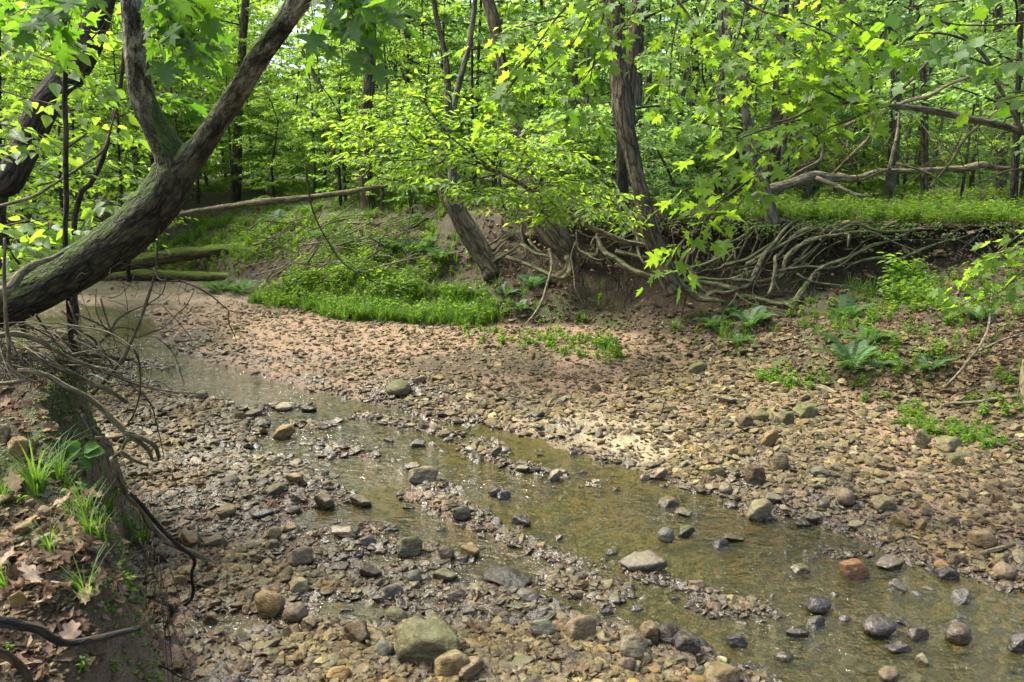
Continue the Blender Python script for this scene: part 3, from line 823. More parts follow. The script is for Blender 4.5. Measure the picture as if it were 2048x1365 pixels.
def build_stones():
    occ = []
    for (px, py, w, h, kind, c, mo, lab) in NAMED:
        z = 0.02
        for _ in range(4):
            p = on(px, py + h * .35, z); z = .6 * z + .4 * max(gz(p[0], p[1]), -.01)
        dist = math.hypot(p[1], EYE - z)
        ww, hh = w / F_PX * dist * .98, h / F_PX * dist * 1.1
        inwater = gz(p[0], p[1]) < 0
        zo = 0
        if inwater: zo = max(0, -gz(p[0], p[1]) - .012)
        o = put_stone(p[0], p[1], ww, hh, kind, c, mo, sink=.12, zoff=zo, rz=random.uniform(-.3, .3))
        tag(o, lab, 'stone')
        occ.append((p[0], p[1], ww * .5))
    # the rest of the 300 largest
    n = 0
    zones = [  # share, pixel box, colours, label words
        (.30, (1300, 830, 2040, 1150), ['tan', 'tan', 'ochre', 'mauve', 'brown', 'grey', 'olive'], 'on the right gravel bar beyond the water', 'stones of the right gravel bar'),
        (.26, (560, 1130, 1400, 1365), ['tan', 'brown', 'grey', 'olive', 'mauve', 'dark'], 'in the near cobbles along the bottom of the scene', 'stones of the near cobbles'),
        (.20, (330, 860, 760, 1200), ['tan', 'grey', 'brown', 'olive', 'mauve'], 'on the left gravel between near bank and water', 'stones of the left gravel'),
        (.16, (680, 860, 2040, 1330), ['dark', 'dark', 'brown', 'blue grey', 'grey'], 'poking out of the creek water', 'stones poking out of the water'),
        (.08, (640, 700, 1500, 860), ['tan', 'ochre', 'olive', 'mauve'], 'on the far gravel before the bank', 'stones of the far gravel')]
    total = 300 - len(NAMED)
    for share, (x0, y0, x1, y1), cs, words, grp in zones:
        k, tries = 0, 0
        want = int(total * share)
        while k < want and tries < 9000:
            tries += 1
            px, py = random.uniform(x0, x1), random.uniform(y0, y1)
            p = on(px, py, .04)
            g, d, t, u, m, dl = ground([p[0]], [p[1]], True)
            wet = d[0] < .02
            if (words.startswith('poking')) != bool(wet) or m[0] > .1 or t[0] > .05: continue
            dist = math.hypot(p[1], EYE)
            wpx = min(22 * random.paretovariate(3.0), 50) * (1.0 if py > 1000 else .62 if py < 860 else .85)
            ww = wpx / F_PX * dist
            if any((p[0] - a) ** 2 + (p[1] - b) ** 2 < (ww * .5 + c_) ** 2 * .8 for a, b, c_ in occ): continue
            kind = random.choice(['angular', 'angular', 'angular', 'slab', 'slab', 'slab', 'round'])
            c = random.choice(cs)
            hh = ww * {'angular': random.uniform(.5, .75), 'slab': random.uniform(.25, .4), 'round': random.uniform(.5, .7)}[kind]
            mo = random.choice([0, 0, .3, .7]) if c == 'olive' else 0
            zo = max(0, -g[0] - .01) if wet else 0
            o = put_stone(p[0], p[1], ww, hh, kind, c, mo, sink=.3, zoff=zo)
            shape = {'angular': 'angular stone', 'slab': 'flat slab', 'round': 'rounded cobble'}[kind]
            size = 'broad' if wpx > 32 else 'small'
            tag(o, '%s %s%s %s %s' % (size, 'mossy ' if mo > .5 else '', c, shape, words), 'stone', grp)
            occ.append((p[0], p[1], ww * .5)); k += 1
    return occ
OCC = build_stones()

def bed_points(n, y0, y1, b0=-.72, b1=.85, pw=1.0):
    Y = y0 * (y1 / y0) ** (rng.random(n) ** pw); b = rng.uniform(b0, b1, n)
    return Y * b, Y
PAL = np.array([COLS[k] for k in ('tan', 'tan', 'ochre', 'brown', 'brown', 'grey', 'mauve', 'olive', 'pale', 'blue grey')])
def stuff_stones():
    P, S, C, I, Rr = [], [], [], [], []
    for n, lo, hi, y0, y1 in ((70000, .012, .030, 1.6, 8.0), (105000, .028, .070, 2.4, 14), (40000, .05, .125, 2.6, 12)):
        x, y = bed_points(n, y0, y1)
        g, d, t, u, m, dl = ground(x, y, True)
        dens = np.where(d < 0, .30, 1.0) * (1 - (.55 if hi < .04 else .93) * smooth(-.05, .1, m)) * (1 - smooth(.05, .6, t) * .80)
        sand = np.exp(-(((x - sd[0]) / 2.6) ** 2 + ((y - sd[1]) / 1.4) ** 2))
        dens *= 1 - np.clip(sand * 2, 0, .97)
        dens *= .55 + .9 * smooth(-.5, .6, n2(x, y, 1.3, 77, 3))
        cly = np.exp(-(((x - cl[0]) * .8 + (y - cl[1]) * -.6) / .9) ** 2 - (((x - cl[0]) * .6 + (y - cl[1]) * .8) / .4) ** 2); dens *= 1 - .6 * cly
        mud = np.exp(-(((x + 1.55) / .5) ** 2 + ((y - 3.5) / .7) ** 2))
        dens *= 1 - .8 * mud
        k = rng.random(n) < dens
        x, y, g, d = x[k], y[k], g[k], d[k]
        n = len(x)
        far = np.clip(y / 6.0, .8, 1.6)
        s = lo * (hi / lo) ** (rng.random(n) ** 1.5) * .5 * (far if lo > .02 else 1) * (1 - .42 * smooth(6.6, 8.2, y) * (1 - smooth(.12, .3, x / y)))
        P.append(np.stack([x, y, g + s * .12], 1))
        S.append(np.stack([s, s * rng.uniform(.7, 1.2, n), s * rng.uniform(.45, 1.0, n)], 1))
        c = (PAL[rng.integers(0, len(PAL), n)] * np.array([.60, .63, .39]) + np.array([.165, .14, .045]) * .25) * (.26 + .82 * rng.random((n, 1)) ** 1.1)
        w = ((d < .03) * 1.0)[:, None]
        c = c * (1 - .5 * w) + np.array([.12, .09, .035]) * .3 * w
        C.append(np.hstack([c, np.ones((n, 1))]))
        I.append(np.where(rng.random(n) < .85, rng.integers(0, 9, n), rng.integers(9, 13, n)))
        Rr.append(np.stack([rng.normal(0, .3, n), rng.normal(0, .3, n), rng.uniform(0, 6.28, n)], 1))
    scatter('gravel', np.vstack(P), np.vstack(Rr), np.vstack(S), np.concatenate(I), ROCK_LO, np.vstack(C), 'mixed brown and grey gravel over the creek bed')
stuff_stones()
# ------------------------------------------------------------------ leaf shapes (x across, y along, z up)
def shape_maple():
    h = [(.03, 0), (.20, -.10), (.44, .00), (.27, .15), (.50, .24), (.66, .48), (.40, .42), (.19, .45), (.33, .74), (.13, .66)]
    pts = [(0, .30)] + h + [(0, 1.0)] + [(-x, y) for x, y in h[::-1]]
    V = np.array([(x, y, .22 * abs(x) - .16 * y * y - .1 * x * x) for x, y in pts])
    n = len(pts)
    return V, np.array([[0, i, i + 1 if i + 1 < n else 1] for i in range(1, n)])
def shape_tulip():
    h = [(.03, 0), (.30, .02), (.46, .22), (.36, .38), (.44, .62), (.30, .88)]
    pts = [(0, .35)] + h + [(0, .80)] + [(-x, y) for x, y in h[::-1]]
    V = np.array([(x, y, .2 * abs(x) - .2 * y * y) for x, y in pts])
    n = len(pts)
    return V, np.array([[0, i, i + 1 if i + 1 < n else 1] for i in range(1, n)])
def shape_oval(w=.24, tip=.11):
    p = [(0, 0), (w * .8, .2), (w, .45), (tip, .78), (0, 1), (-tip, .78), (-w, .45), (-w * .8, .2)]
    V = np.array([(x, y, .45 * abs(x) - .18 * y * y) for x, y in p])
    return V, np.array([(0, 1, 2), (0, 2, 3), (0, 3, 4), (0, 4, 5), (0, 5, 6), (0, 6, 7)])
def shape_diamond(w=.30):
    V = np.array([(0, 0, 0), (w, .45, .10), (0, 1, -.15), (-w, .45, .10)])
    return V, np.array([(0, 1, 2), (0, 2, 3)])
def shape_oak():
    h = [(.02, 0), (.05, .12), (.20, .16), (.13, .27), (.29, .38), (.33, .47), (.17, .52), (.26, .68), (.23, .78), (.11, .78)]
    pts = h + [(0, 1.0)] + [(-x, y) for x, y in h[::-1]]
    c = [(0, .45)]
    pts = c + pts
    V = np.array([(x, y, .5 * x * x + .12 * math.sin(y * 5 + x * 4)) for x, y in pts])
    n = len(pts)
    return V, np.array([[0, i, i + 1 if i + 1 < n else 1] for i in range(1, n)])
MAPLE, TULIP, OVAL, DIAMOND, OAK = shape_maple(), shape_tulip(), shape_oval(), shape_diamond(), shape_oak()
BROAD = shape_oval(.34, .17)

def frames(F, U):
    F = F / (np.linalg.norm(F, axis=1)[:, None] + 1e-9)
    X = np.cross(F, U); X /= np.linalg.norm(X, axis=1)[:, None] + 1e-9
    return X, F, np.cross(X, F)
def leaf_arrays(shape, P, F, U, size, tint):
    T, fa = shape
    X, F, U = frames(F, U)
    s = size[:, None, None]
    V = P[:, None] + s * (T[None, :, 0, None] * X[:, None] + T[None, :, 1, None] * F[:, None] + T[None, :, 2, None] * U[:, None])
    n, k = len(P), len(T)
    T_ = (fa[None] + (np.arange(n) * k)[:, None, None]).reshape(-1, 3)
    return V.reshape(-1, 3), T_, np.repeat(tint, k)
def leaves_mesh(name, shape, P, F, U, size, tint):
    V, T_, ti = leaf_arrays(shape, P, F, U, size, tint)
    return make_mesh(name, V, None, T_, {'tint': ('FLOAT', ti)}, shade=False)

def grow_spray(start, direc, length, n_twig, twig_len, per, size, droop=.15, flat=.35, curve_pts=None, seed=0, jitter=.25, hang=.35, leafy=0.15):
    """a branch with side twigs lying roughly in one layer, leaves set along the twigs.
    returns branch curves [(pts, r0, r1)] and leaf arrays P, F, U, size"""
    g = np.random.default_rng(seed)
    if curve_pts is None:
        d = np.asarray(direc, float); d /= np.linalg.norm(d)
        t = np.linspace(0, 1, 7)[:, None]
        side = np.cross(d, [0, 0, 1]); side /= np.linalg.norm(side) + 1e-9
        C = np.asarray(start) + d * length * t + np.array([0, 0, -1]) * droop * length * t ** 2 + side * (np.sin(t * 4 + g.uniform(0, 6)) * .06 * length * t)
    else:
        C, _ = spline(curve_pts, [1, 1], .08)
    curves = [(C, None)]
    seglen = np.concatenate([[0], np.cumsum(np.linalg.norm(np.diff(C, axis=0), axis=1))]); Ltot = seglen[-1]
    Ps, Fs = [], []
    for k in range(n_twig):
        s = Ltot * (leafy + (1 - leafy) * (k + g.random()) / n_twig)
        p = np.array([np.interp(s, seglen, C[:, q]) for q in range(3)])
        p2 = np.array([np.interp(min(s + .05, Ltot), seglen, C[:, q]) for q in range(3)])
        d = p2 - p if np.linalg.norm(p2 - p) > 1e-6 else C[-1] - C[-2]
        d = d / (np.linalg.norm(d) + 1e-9)
        side = np.cross(d, [0, 0, 1]); nn = np.linalg.norm(side)
        side = side / nn if nn > .2 else np.array([math.cos(k), math.sin(k), 0])
        sg = 1 if k % 2 else -1
        ang = g.uniform(.5, 1.2)
        td = d * math.cos(ang) + side * sg * math.sin(ang) + np.array([0, 0, g.normal(0, flat * .5) - .02])
        td /= np.linalg.norm(td)
        L = twig_len * g.uniform(.5, 1.25) * (1.0 - .45 * s / Ltot)
        m = max(3, int(per * L / twig_len))
        tt = np.linspace(0, 1, 5)[:, None]
        tw = p + td * L * tt + np.array([0, 0, -1]) * droop * 1.3 * L * tt ** 2
        curves.append((tw, None))
        u = (np.arange(m) + .6) / m
        lp = np.stack([np.interp(u, tt[:, 0], tw[:, q]) for q in range(3)], 1)
        ls = np.cross(td, [0, 0, 1]); ls /= np.linalg.norm(ls) + 1e-9
        sgn = np.where(np.arange(m) % 2, 1, -1)[:, None]
        lf = td * .65 + ls * sgn * .8 + g.normal(0, jitter, (m, 3)) + np.array([0, 0, -hang])
        lf[-1] = td + np.array([0, 0, -hang])
        lp = lp + lf / np.linalg.norm(lf, axis=1)[:, None] * size * .25
        Ps.append(lp); Fs.append(lf)
    P = np.vstack(Ps); F = np.vstack(Fs)
    n = len(P)
    U = np.array([0, 0, 1.0]) + g.normal(0, flat, (n, 3))
    return curves, P, F, U, size * g.uniform(.55, 1.2, n)

# ------------------------------------------------------------------ crowns shared by the trees of the wood
def crown_mesh(kind, seed):
    g = np.random.default_rng(seed)
    if kind == 'sapling': H0, H1, Rr, nb, nt, per, size, shape = .5, 4.6, 1.5, 34, 11, 14, .095, OVAL
    elif kind == 'maple': H0, H1, Rr, nb, nt, per, size, shape = .9, 5.6, 1.7, 30, 10, 11, .115, MAPLE
    elif kind == 'wood': H0, H1, Rr, nb, nt, per, size, shape = 1.0, 9.0, 2.2, 40, 13, 16, .115, DIAMOND
    elif kind == 'shrub': H0, H1, Rr, nb, nt, per, size, shape = .1, 1.7, .9, 26, 10, 13, .085, DIAMOND
    else: H0, H1, Rr, nb, nt, per, size, shape = 8.0, 15.0, 3.0, 20, 10, 14, .18, DIAMOND
    mb = MB(); Ps, Fs, Us, Ss, Ts = [], [], [], [], []
    az = g.uniform(0, 6.28)
    for k in range(nb):
        f = (k + g.random()) / nb
        z = H0 + (H1 - H0) * f
        az += 2.4 + g.normal(0, .3)
        L = Rr * (1 - .55 * abs(f - .35) * 1.5) * g.uniform(.6, 1.25)
        if g.random() < .12: continue
        up = g.uniform(.05, .5)
        d = (math.cos(az), math.sin(az), up)
        c, P, F, U, S = grow_spray((0, 0, z), d, L, nt, L * .42, per, size, droop=.18, flat=.4, seed=int(g.integers(1e9)), hang=.3)
        mb.tube(c[0][0], [.010 * L, .003], 4, .4)
        for q in c[1:]: mb.tube(q[0][[0, 2, 4]], [.003, .0015], 3, .5)
        Ps.append(P); Fs.append(F); Us.append(U); Ss.append(S); Ts.append(np.clip(g.uniform(.0, .99, len(P)) * .55 + g.uniform(0, .4), 0, .99))
    me = leaves_mesh('crown', shape, np.vstack(Ps), np.vstack(Fs), np.vstack(Us), np.concatenate(Ss), np.concatenate(Ts))
    br = make_mesh('branches', np.vstack(mb.v), np.vstack(mb.q), np.vstack(mb.t), {'bk': ('FLOAT_VECTOR', np.vstack(mb.b))})
    return me, br
CROWNS = {k: [crown_mesh(k, s) for s in seeds] for k, seeds in {'sapling': (1, 2, 3), 'maple': (4, 5), 'wood': (6, 7, 8, 9), 'tall': (12, 13), 'shrub': (21, 22)}.items()}

def tree(name, pts, rad, mat, label, cat='tree', group=None, crown=None, crown_mat='wood_leaf', sc=1.0, n=8, step=.3, rough=.12, freq=6, seed=0, flute=0.0, crown_at=None):
    """a tree: trunk along world points, with a crown of the shared kinds"""
    base = np.asarray(pts[0], float)
    o = empty(name, base)
    tag(o, label, cat, group)
    mb = MB(); mb.tube(np.asarray(pts) - base, rad, n, step, rough, freq, seed, flute)
    mb.build('trunk', M[mat], o)
    if crown:
        me, br = random.choice(CROWNS[crown])
        top = np.asarray(pts[-1]) - base
        loc = (top[0] * .6, top[1] * .6, 0) if crown_at is None else crown_at
        rz = random.uniform(0, 6.28)
        link('crown', me, M[crown_mat], o, loc, (0, 0, rz), sc)
        link('branches', br, M[mat if mat != 'trunk_fork' else 'trunk_far'], o, loc, (0, 0, rz), sc)
    return o
def from_px(lst, Y0, Y1=None, dz=0):
    """points on a traced line: pixel pairs, with distance running from Y0 to Y1"""
    Y1 = Y0 if Y1 is None else Y1
    n = len(lst)
    return np.array([at(p[0], p[1], Y0 + (Y1 - Y0) * i / max(n - 1, 1)) for i, p in enumerate(lst)])
def crop(lst, ox, oy, k=2.926):
    return [(ox + p[0] / k, oy + p[1] / k) for p in lst]
def w2r(wpx, Y): return wpx / F_PX * Y / 2

# ------------------------------------------------------------------ the big forked tree leaning over the creek
def forked_tree():
    Y = 4.4
    trunk = [(-330, 740), (-180, 685), (-60, 632), (0, 606), (70, 580), (140, 546), (218, 492), (265, 455), (307, 415), (335, 382), (352, 345), (358, 322)]
    tp = from_px(trunk, Y + .1, Y)
    base = np.array([tp[0][0] - .5, tp[0][1] + .1, gz(tp[0][0] - .5, tp[0][1]) - .1])
    o = empty('forked_tree', base); tag(o, 'big leaning forked tree with pale blotched bark crossing the upper left', 'tree')
    mb = MB(); mb.tube(np.vstack([base, tp]) - base, [w2r(w, Y) for w in (150, 128, 114, 104, 96, 90, 86, 84, 84, 84, 86, 84, 60)], 56, .018, .10, 15, 3, .015)
    mb.build('trunk', M['trunk_base'], o)
    l1 = [(352, 350), (344, 312), (324, 275), (305, 240), (288, 200), (277, 150), (270, 100), (266, 40), (262, -40), (262, -200), (300, -520)]
    r1 = [w2r(w, Y) for w in (70, 64, 56, 49, 46, 43, 41, 40, 40, 36, 22)]
    mb = MB(); mb.tube(from_px(l1, Y, Y - .1) - base, r1, 44, .018, .08, 15, 5, .012); mb.build('limb', M['trunk_fork'], o)
    l2 = [(352, 350), (378, 318), (405, 288), (440, 235), (478, 180), (520, 110), (560, 55), (600, 0), (665, -70), (780, -160), (1000, -330)]
    r2 = [w2r(w, Y) for w in (66, 52, 44, 40, 39, 38, 38, 39, 34, 28, 14)]
    mb = MB(); mb.tube(from_px(l2, Y, Y - .3) - base, r2, 44, .018, .08, 15, 7, .012); mb.build('limb', M['trunk_fork'], o)
    # knuckles and stubs
    mb = MB(); mb.tube(from_px([(505, 135), (498, 122), (496, 116)], Y - .1) - base, [.035, .02, .012], 12, .02, .2, 20, 2); mb.build('stub', M['trunk_base'], o)
    vine = crop([(-60, 530), (0, 480), (60, 460), (90, 420), (120, 380), (170, 340), (220, 312), (290, 290), (370, 250)], 0, 420)
    mb = MB(); mb.tube(from_px(vine, Y - .34, Y - .14) - base, [w2r(w, Y) for w in (22, 20, 17, 16, 14, 10, 6)], 10, .03, .2, 12, 4); mb.build('clinging_root', M['twig_pale'], o)
    # leafy sprays hanging from the limbs over the upper left
    sprays = [([(262, -60), (300, -10), (340, 30), (400, 70)], 3.9), ([(262, -40), (200, -20), (120, 10), (40, 20)], 3.8), ([(262, -70), (330, -40), (380, 10), (360, 60)], 4.0),
              ([(700, -120), (690, -40), (700, 20), (720, 60)], 3.8), ([(560, -60), (640, -40), (720, -10), (800, 20)], 3.8),
              ([(300, 100), (330, 90), (360, 85), (390, 95)], 4.9), ([(240, 200), (300, 190), (350, 180)], 5.0)]
    cur, PP, FF, UU, SS = [], [], [], [], []
    for i, (pl, y) in enumerate(sprays):
        c, P, F, U, S = grow_spray(None, None, 0, 8 if i < 5 else 5, .32, 6, .125, droop=.3, flat=.45, curve_pts=from_px(pl, y), seed=40 + i, hang=.5)
        cur.append(c); PP.append(P); FF.append(F); UU.append(U); SS.append(S)
    foliate(o, base, cur, np.vstack(PP), np.vstack(FF), np.vstack(UU), np.concatenate(SS), MAPLE, 'maple_dark', 'twig')
    return o

LEAF_ONE = {}
def leaf_one(shape_name, shape, v):
    k = (shape_name, v)
    if k not in LEAF_ONE:
        V, T_ = shape
        g = np.random.default_rng(v + 5)
        W = V.copy(); W[:, 2] += g.uniform(-.25, .25) * W[:, 0] * W[:, 1] + g.uniform(-.25, .1) * W[:, 1] ** 2 + .05 * np.sin(W[:, 0] * 9 + v)
        LEAF_ONE[k] = make_mesh('leaf', W, None, T_, None, shade=False)
    return LEAF_ONE[k]
def foliate(parent, base, curvesets, P, F, U, S, shape, mat, twigmat, r0=.006, rt=.0022, cap=300, minsize=0.0):
    """twigs as one part; the leaves that show largest one by one, the rest as one mass"""
    mb = MB()
    for cs in curvesets:
        for i, (c, _) in enumerate(cs):
            if i == 0: mb.tube(c - base, [r0, r0 * .35], 6, .08, .1, 20, i)
            else: mb.tube(c[[0, 2, 4]] - base, [rt, rt * .5], 4, .2)
    tag(mb.build('twigs', M[twigmat], parent), None, None, None, 'stuff')
    D = np.linalg.norm(P - np.array([0, 0, EYE]), axis=1)
    ok = (np.abs(P[:, 0] / P[:, 1]) < .67) & (P[:, 2] < EYE + .22 * P[:, 1])
    rank = np.argsort(np.where(ok, D / S, 1e6 + D))
    one = rank[:cap]; rest = rank[cap:]
    X, Fn, Un = frames(F, U)
    nm = {id(MAPLE): 'maple', id(TULIP): 'tulip', id(OVAL): 'oval', id(BROAD): 'broad'}[id(shape)]
    for i in one:
        o = link('leaf', leaf_one(nm, shape, int(i) % 4), M[mat], parent)
        o.matrix_local = Matrix.Translation(Vector(P[i] - base)) @ Matrix([X[i] * S[i], Fn[i] * S[i], Un[i] * S[i]]).transposed().to_4x4()
    if len(rest):
        me = leaves_mesh('foliage', shape, P[rest] - base, F[rest], U[rest], S[rest], rng.random(len(rest)))
        tag(link('foliage', me, M[mat], parent), None, None, None, 'stuff')

FORK = forked_tree()

# ------------------------------------------------------------------ other trees one can tell apart, traced
def ext(lst, Y, up=900):
    """lengthen a traced trunk above the picture"""
    (x0, y0), (x1, y1) = lst[1], lst[0]
    k = up / max(y0 - y1, 30)
    return [(x1 + (x1 - x0) * k * .5, y1 - up * .55)] + lst
def px_tree(name, lst, Y, w_top, w_bot, mat, label, crown=None, cm='wood_leaf', sc=1, n=14, step=.12, up=900, rough=.14, Y_top=None, sink=.1, freq=6, **kw):
    """traced from the top down in the picture; base goes into the ground"""
    l2 = ext(lst, Y, up) if up else lst
    pts = from_px(l2, Y_top or Y, Y)[::-1]
    pts[0][2] = min(pts[0][2], gz(pts[0][0], pts[0][1]) + .05) - sink
    rad = np.linspace(w2r(w_bot, Y), w2r(w_top, Y), len(pts)); rad[0] *= 1.12
    if up: rad[-1] *= .6
    return tree(name, pts, rad, mat, label, crown=crown, crown_mat=cm, sc=sc, n=n, step=step, rough=rough, seed=int(lst[0][0]) % 50, freq=freq, **kw)

T_DARK = px_tree('leaning_tree', [(205, 0), (190, 45), (170, 100), (140, 150), (100, 195), (75, 240), (45, 305), (20, 360), (-20, 420), (-60, 480)], 7.2, 46, 60, 'trunk_dark',
        'dark trunk leaning across the top left corner behind the forked tree', n=24, step=.06, up=500)
T_POLE = px_tree('slim_tree', [(130, 0), (129, 60), (131, 130), (129, 200), (132, 260), (131, 330), (133, 400), (131, 500), (128, 600)], 4.6, 9, 9, 'trunk_dark',
        'slim dark upright stem in front of the leaning dark trunk', n=12, step=.08, up=400)
px_tree('dead_tree', [(250, 60), (246, 130), (238, 190), (222, 250), (205, 320), (180, 370), (150, 430), (120, 520)], 8.0, 7, 11, 'trunk_dark', 'thin crooked dark stem left of the forked tree', n=8, up=0)
px_tree('dead_snag', [(598, 90), (615, 125), (632, 160), (645, 200), (655, 260), (668, 330), (672, 420), (675, 470)], 17, 9, 15, 'log_pale', 'pale bare snag leaning left in the sky gap', n=8, up=0)
px_tree('tree', [(742, -20), (740, 100), (738, 170), (732, 240), (738, 300), (730, 350), (735, 400), (748, 470)], 14.5, 20, 27, 'trunk_brown', 'straight mossy trunk standing alone left of the double trunk')
dt = empty('double_trunk_tree', at(975, 545, 11.2)); tag(dt, 'double trunked tree leaning left from the root tangle at the bank', 'tree')
def sub_trunk(parent, lst, Y0, Y1, ws, mat, name='trunk', n=16, step=.06, rough=.14, freq=9, seed=1, flute=.03):
    base = np.array(parent.location)
    p = from_px(lst, Y0, Y1)
    mb = MB(); mb.tube(p - base, [w2r(w, (Y0 + Y1) / 2) for w in ws], n, step, rough, freq, seed, flute)
    return mb.build(name, M[mat], parent)
sub_trunk(dt, [(985, 555), (972, 528), (938, 480), (912, 430), (893, 395), (884, 350), (890, 300), (896, 250), (896, 180), (890, 110), (870, 20), (850, -120), (830, -300)], 11.0, 11.6, [36, 30, 27, 25, 22, 20, 16, 12, 11, 10, 9], 'trunk_brown', seed=2)
sub_trunk(dt, [(985, 555), (975, 520), (955, 475), (928, 430), (915, 395), (905, 345), (903, 280), (908, 210), (925, 140), (938, 90), (950, 0), (960, -200)], 11.15, 12.0, [34, 24, 22, 22, 20, 17, 14, 12, 11, 10, 9], 'trunk_grey', seed=4)
HOOK = empty('hooked_tree', at(1130, 565, 10.5)); tag(HOOK, 'tall trunk with a rotten hollow flank and a hooked mossy foot', 'tree')
sub_trunk(HOOK, [(1115, 555), (1130, 545), (1139, 528), (1132, 505), (1115, 475), (1095, 445), (1074, 412), (1062, 380), (1050, 330), (1040, 280), (1026, 230), (1012, 170), (1002, 110), (990, 50), (975, 0), (955, -80), (920, -260)], 10.4, 11.2,
          [14, 18, 25, 36, 48, 48, 44, 38, 31, 27, 25, 24, 23, 22, 21, 19, 16], 'trunk_brown', n=28, step=.04, rough=.22, seed=8, flute=.07)
MAIN = empty('bank_tree', at(1330, 560, 9.6)); tag(MAIN, 'stout leaning tree in mid picture whose bare roots sweep over the cut bank', 'tree')
sub_trunk(MAIN, [(1352, 585), (1340, 560), (1325, 520), (1312, 490), (1298, 450), (1286, 400), (1273, 350), (1262, 300), (1252, 262), (1245, 225), (1240, 170), (1236, 110), (1228, 40), (1220, -40), (1200, -250)], 9.5, 9.8,
          [40, 37, 37, 37, 36, 34, 32, 32, 36, 40, 36, 32, 30, 28, 24], 'trunk_brown', n=34, step=.035, rough=.16, seed=5, flute=.04)
sub_trunk(MAIN, [(1254, 265), (1258, 200), (1263, 140), (1268, 80), (1275, 20), (1283, -60), (1296, -200)], 9.75, 10.1, [28, 26, 24, 23, 22, 20, 18], 'trunk_brown', 'limb', n=20, step=.05, seed=12)
px_tree('tree', [(1148, 60), (1150, 180), (1147, 250), (1149, 320), (1158, 400)], 16, 11, 13, 'trunk_far', 'dark slim trunk between the hooked tree and the stout leaning tree', 'wood', 'wood_leaf2')
STUMP = px_tree('tree', [(1242, 100), (1243, 200), (1244, 300), (1243, 360), (1246, 410), (1256, 455)], 11.4, 17, 28, 'trunk_dark', 'dark upright tree close behind the stout leaning tree', 'wood', n=14)
TREE_C = px_tree('slender_tree', [(1452, 10), (1460, 60), (1466, 100), (1480, 150), (1490, 200), (1500, 260), (1512, 320), (1526, 375), (1538, 410), (1552, 462)], 9.9, 14, 27, 'trunk_grey', 'crooked slender tree growing right on the lip of the cut bank', n=16, step=.06, freq=10)
for (top, mid, bot, yb, Y, w, mat, lab) in [
    (1838, 1848, 1853, 372, 15, 12, 'trunk_brown', 'straight trunk behind the fallen tree on the right'),
    (1782, 1792, 1786, 340, 16, 17, 'trunk_grey', 'leaning pale trunk over the fallen tree'),
    (1634, 1632, 1634, 350, 17, 14, 'trunk_grey', 'grey trunk just behind the root end of the fallen tree'),
    (2042, 2036, 2030, 400, 12, 11, 'trunk_dark', 'thin dark trunk at the right edge of the frame'),
    (1392, 1390, 1388, 395, 18, 12, 'trunk_dark', 'dark trunk left of the crooked slender tree'),
    (1995, 1998, 2004, 395, 20, 16, 'trunk_far', 'broad dim trunk far right in the wood'),
    (1500, 1494, 1490, 385, 22, 10, 'trunk_far', 'dim trunk directly behind the crooked slender tree'),
    (1700, 1704, 1706, 385, 24, 11, 'trunk_far', 'dim trunk above the middle of the fallen tree'),
    (1296, 1300, 1299, 388, 26, 9, 'trunk_far', 'thin dim trunk right of the stout leaning tree'),
    (490, 478, 470, 440, 19, 17, 'trunk_brown', 'thick dim trunk seen through leaves right of the fork'),
    (700, 694, 690, 440, 21, 12, 'trunk_dark', 'dark trunk beneath the blue sky gap'),
    (268, 272, 270, 470, 20, 12, 'trunk_far', 'dim trunk framed between the two limbs of the fork'),
    (8, 6, 2, 460, 18, 13, 'trunk_far', 'dim trunk at the left edge of the frame'),
    (812, 816, 806, 430, 18, 16, 'trunk_far', 'dim trunk behind the bright leaning elm spray'),
    (1050, 1056, 1052, 405, 22, 13, 'trunk_far', 'dim trunk seen behind the hooked tree')]:
    px_tree('tree', [(top, 20), (mid, 190), (bot, yb)], Y, w * .8, w * 1.15, mat, lab, None if 450 < bot < 720 else 'wood', random.choice(['wood_leaf', 'wood_leaf2']), up=700, step=.3, n=10)

# the thin-stemmed wood behind, each tree its own
def wood():
    g = random.Random(5)
    placed = []
    n = 0
    while n < 250:
        Y = 14 * (62 / 14) ** (g.random() ** .8)
        b = g.uniform(-.75, .78)
        if b < .12 and g.random() < .3: continue
        if -.31 < b < -.20 and Y < 40: continue
        x = b * Y
        if Y < bank_at(b)[2] + 1.5: continue
        if any((x - a) ** 2 + (Y - c) ** 2 < .9 for a, c in placed): continue
        placed.append((x, Y))
        z = gz(x, Y)
        H = g.uniform(10, 15); r = g.choice([.03, .035, .04, .045, .05, .06, .08, .11]) if n < 190 else g.choice([.03, .04, .05])
        if n > 190 and b < .08: continue
        lx, ly = g.gauss(0, .5), g.gauss(0, .3)
        pts = [(x, Y, z - .1)]
        for k in range(1, 6):
            f = k / 5
            pts.append((x + lx * f + g.gauss(0, .07), Y + ly * f + g.gauss(0, .07), z + H * f))
        far = 'far back' if Y > 32 else 'some way back' if Y > 22 else 'not far back'
        side = 'the right-hand wood' if b > .3 else 'the middle of the wood' if b > -.1 else 'the left-hand wood'
        th = 'pole-thin' if r < .042 else 'slim' if r < .08 else 'stout'
        right = b > .12
        cr = None if (n > 190 or g.random() < .45 or (Y < 24 and b > .2) or (Y < 30 and -.36 < b < -.14)) else 'wood' if (Y < 30 or g.random() < .35) else 'tall'
        tree('forest_tree', pts, [r * 1.2, r, r * .9, r * .8, r * .6, r * .3], g.choice(['trunk_far', 'trunk_far', 'trunk_grey', 'trunk_far']),
             '%s upright tree standing %s in %s' % (th, far, side), 'tree', 'upright trees of the wood behind the creek', cr, g.choice(['wood_leaf', 'wood_leaf', 'wood_leaf2']),
             sc=g.uniform(.8, 1.25), n=7, step=1.2, rough=.1)
        n += 1
wood()

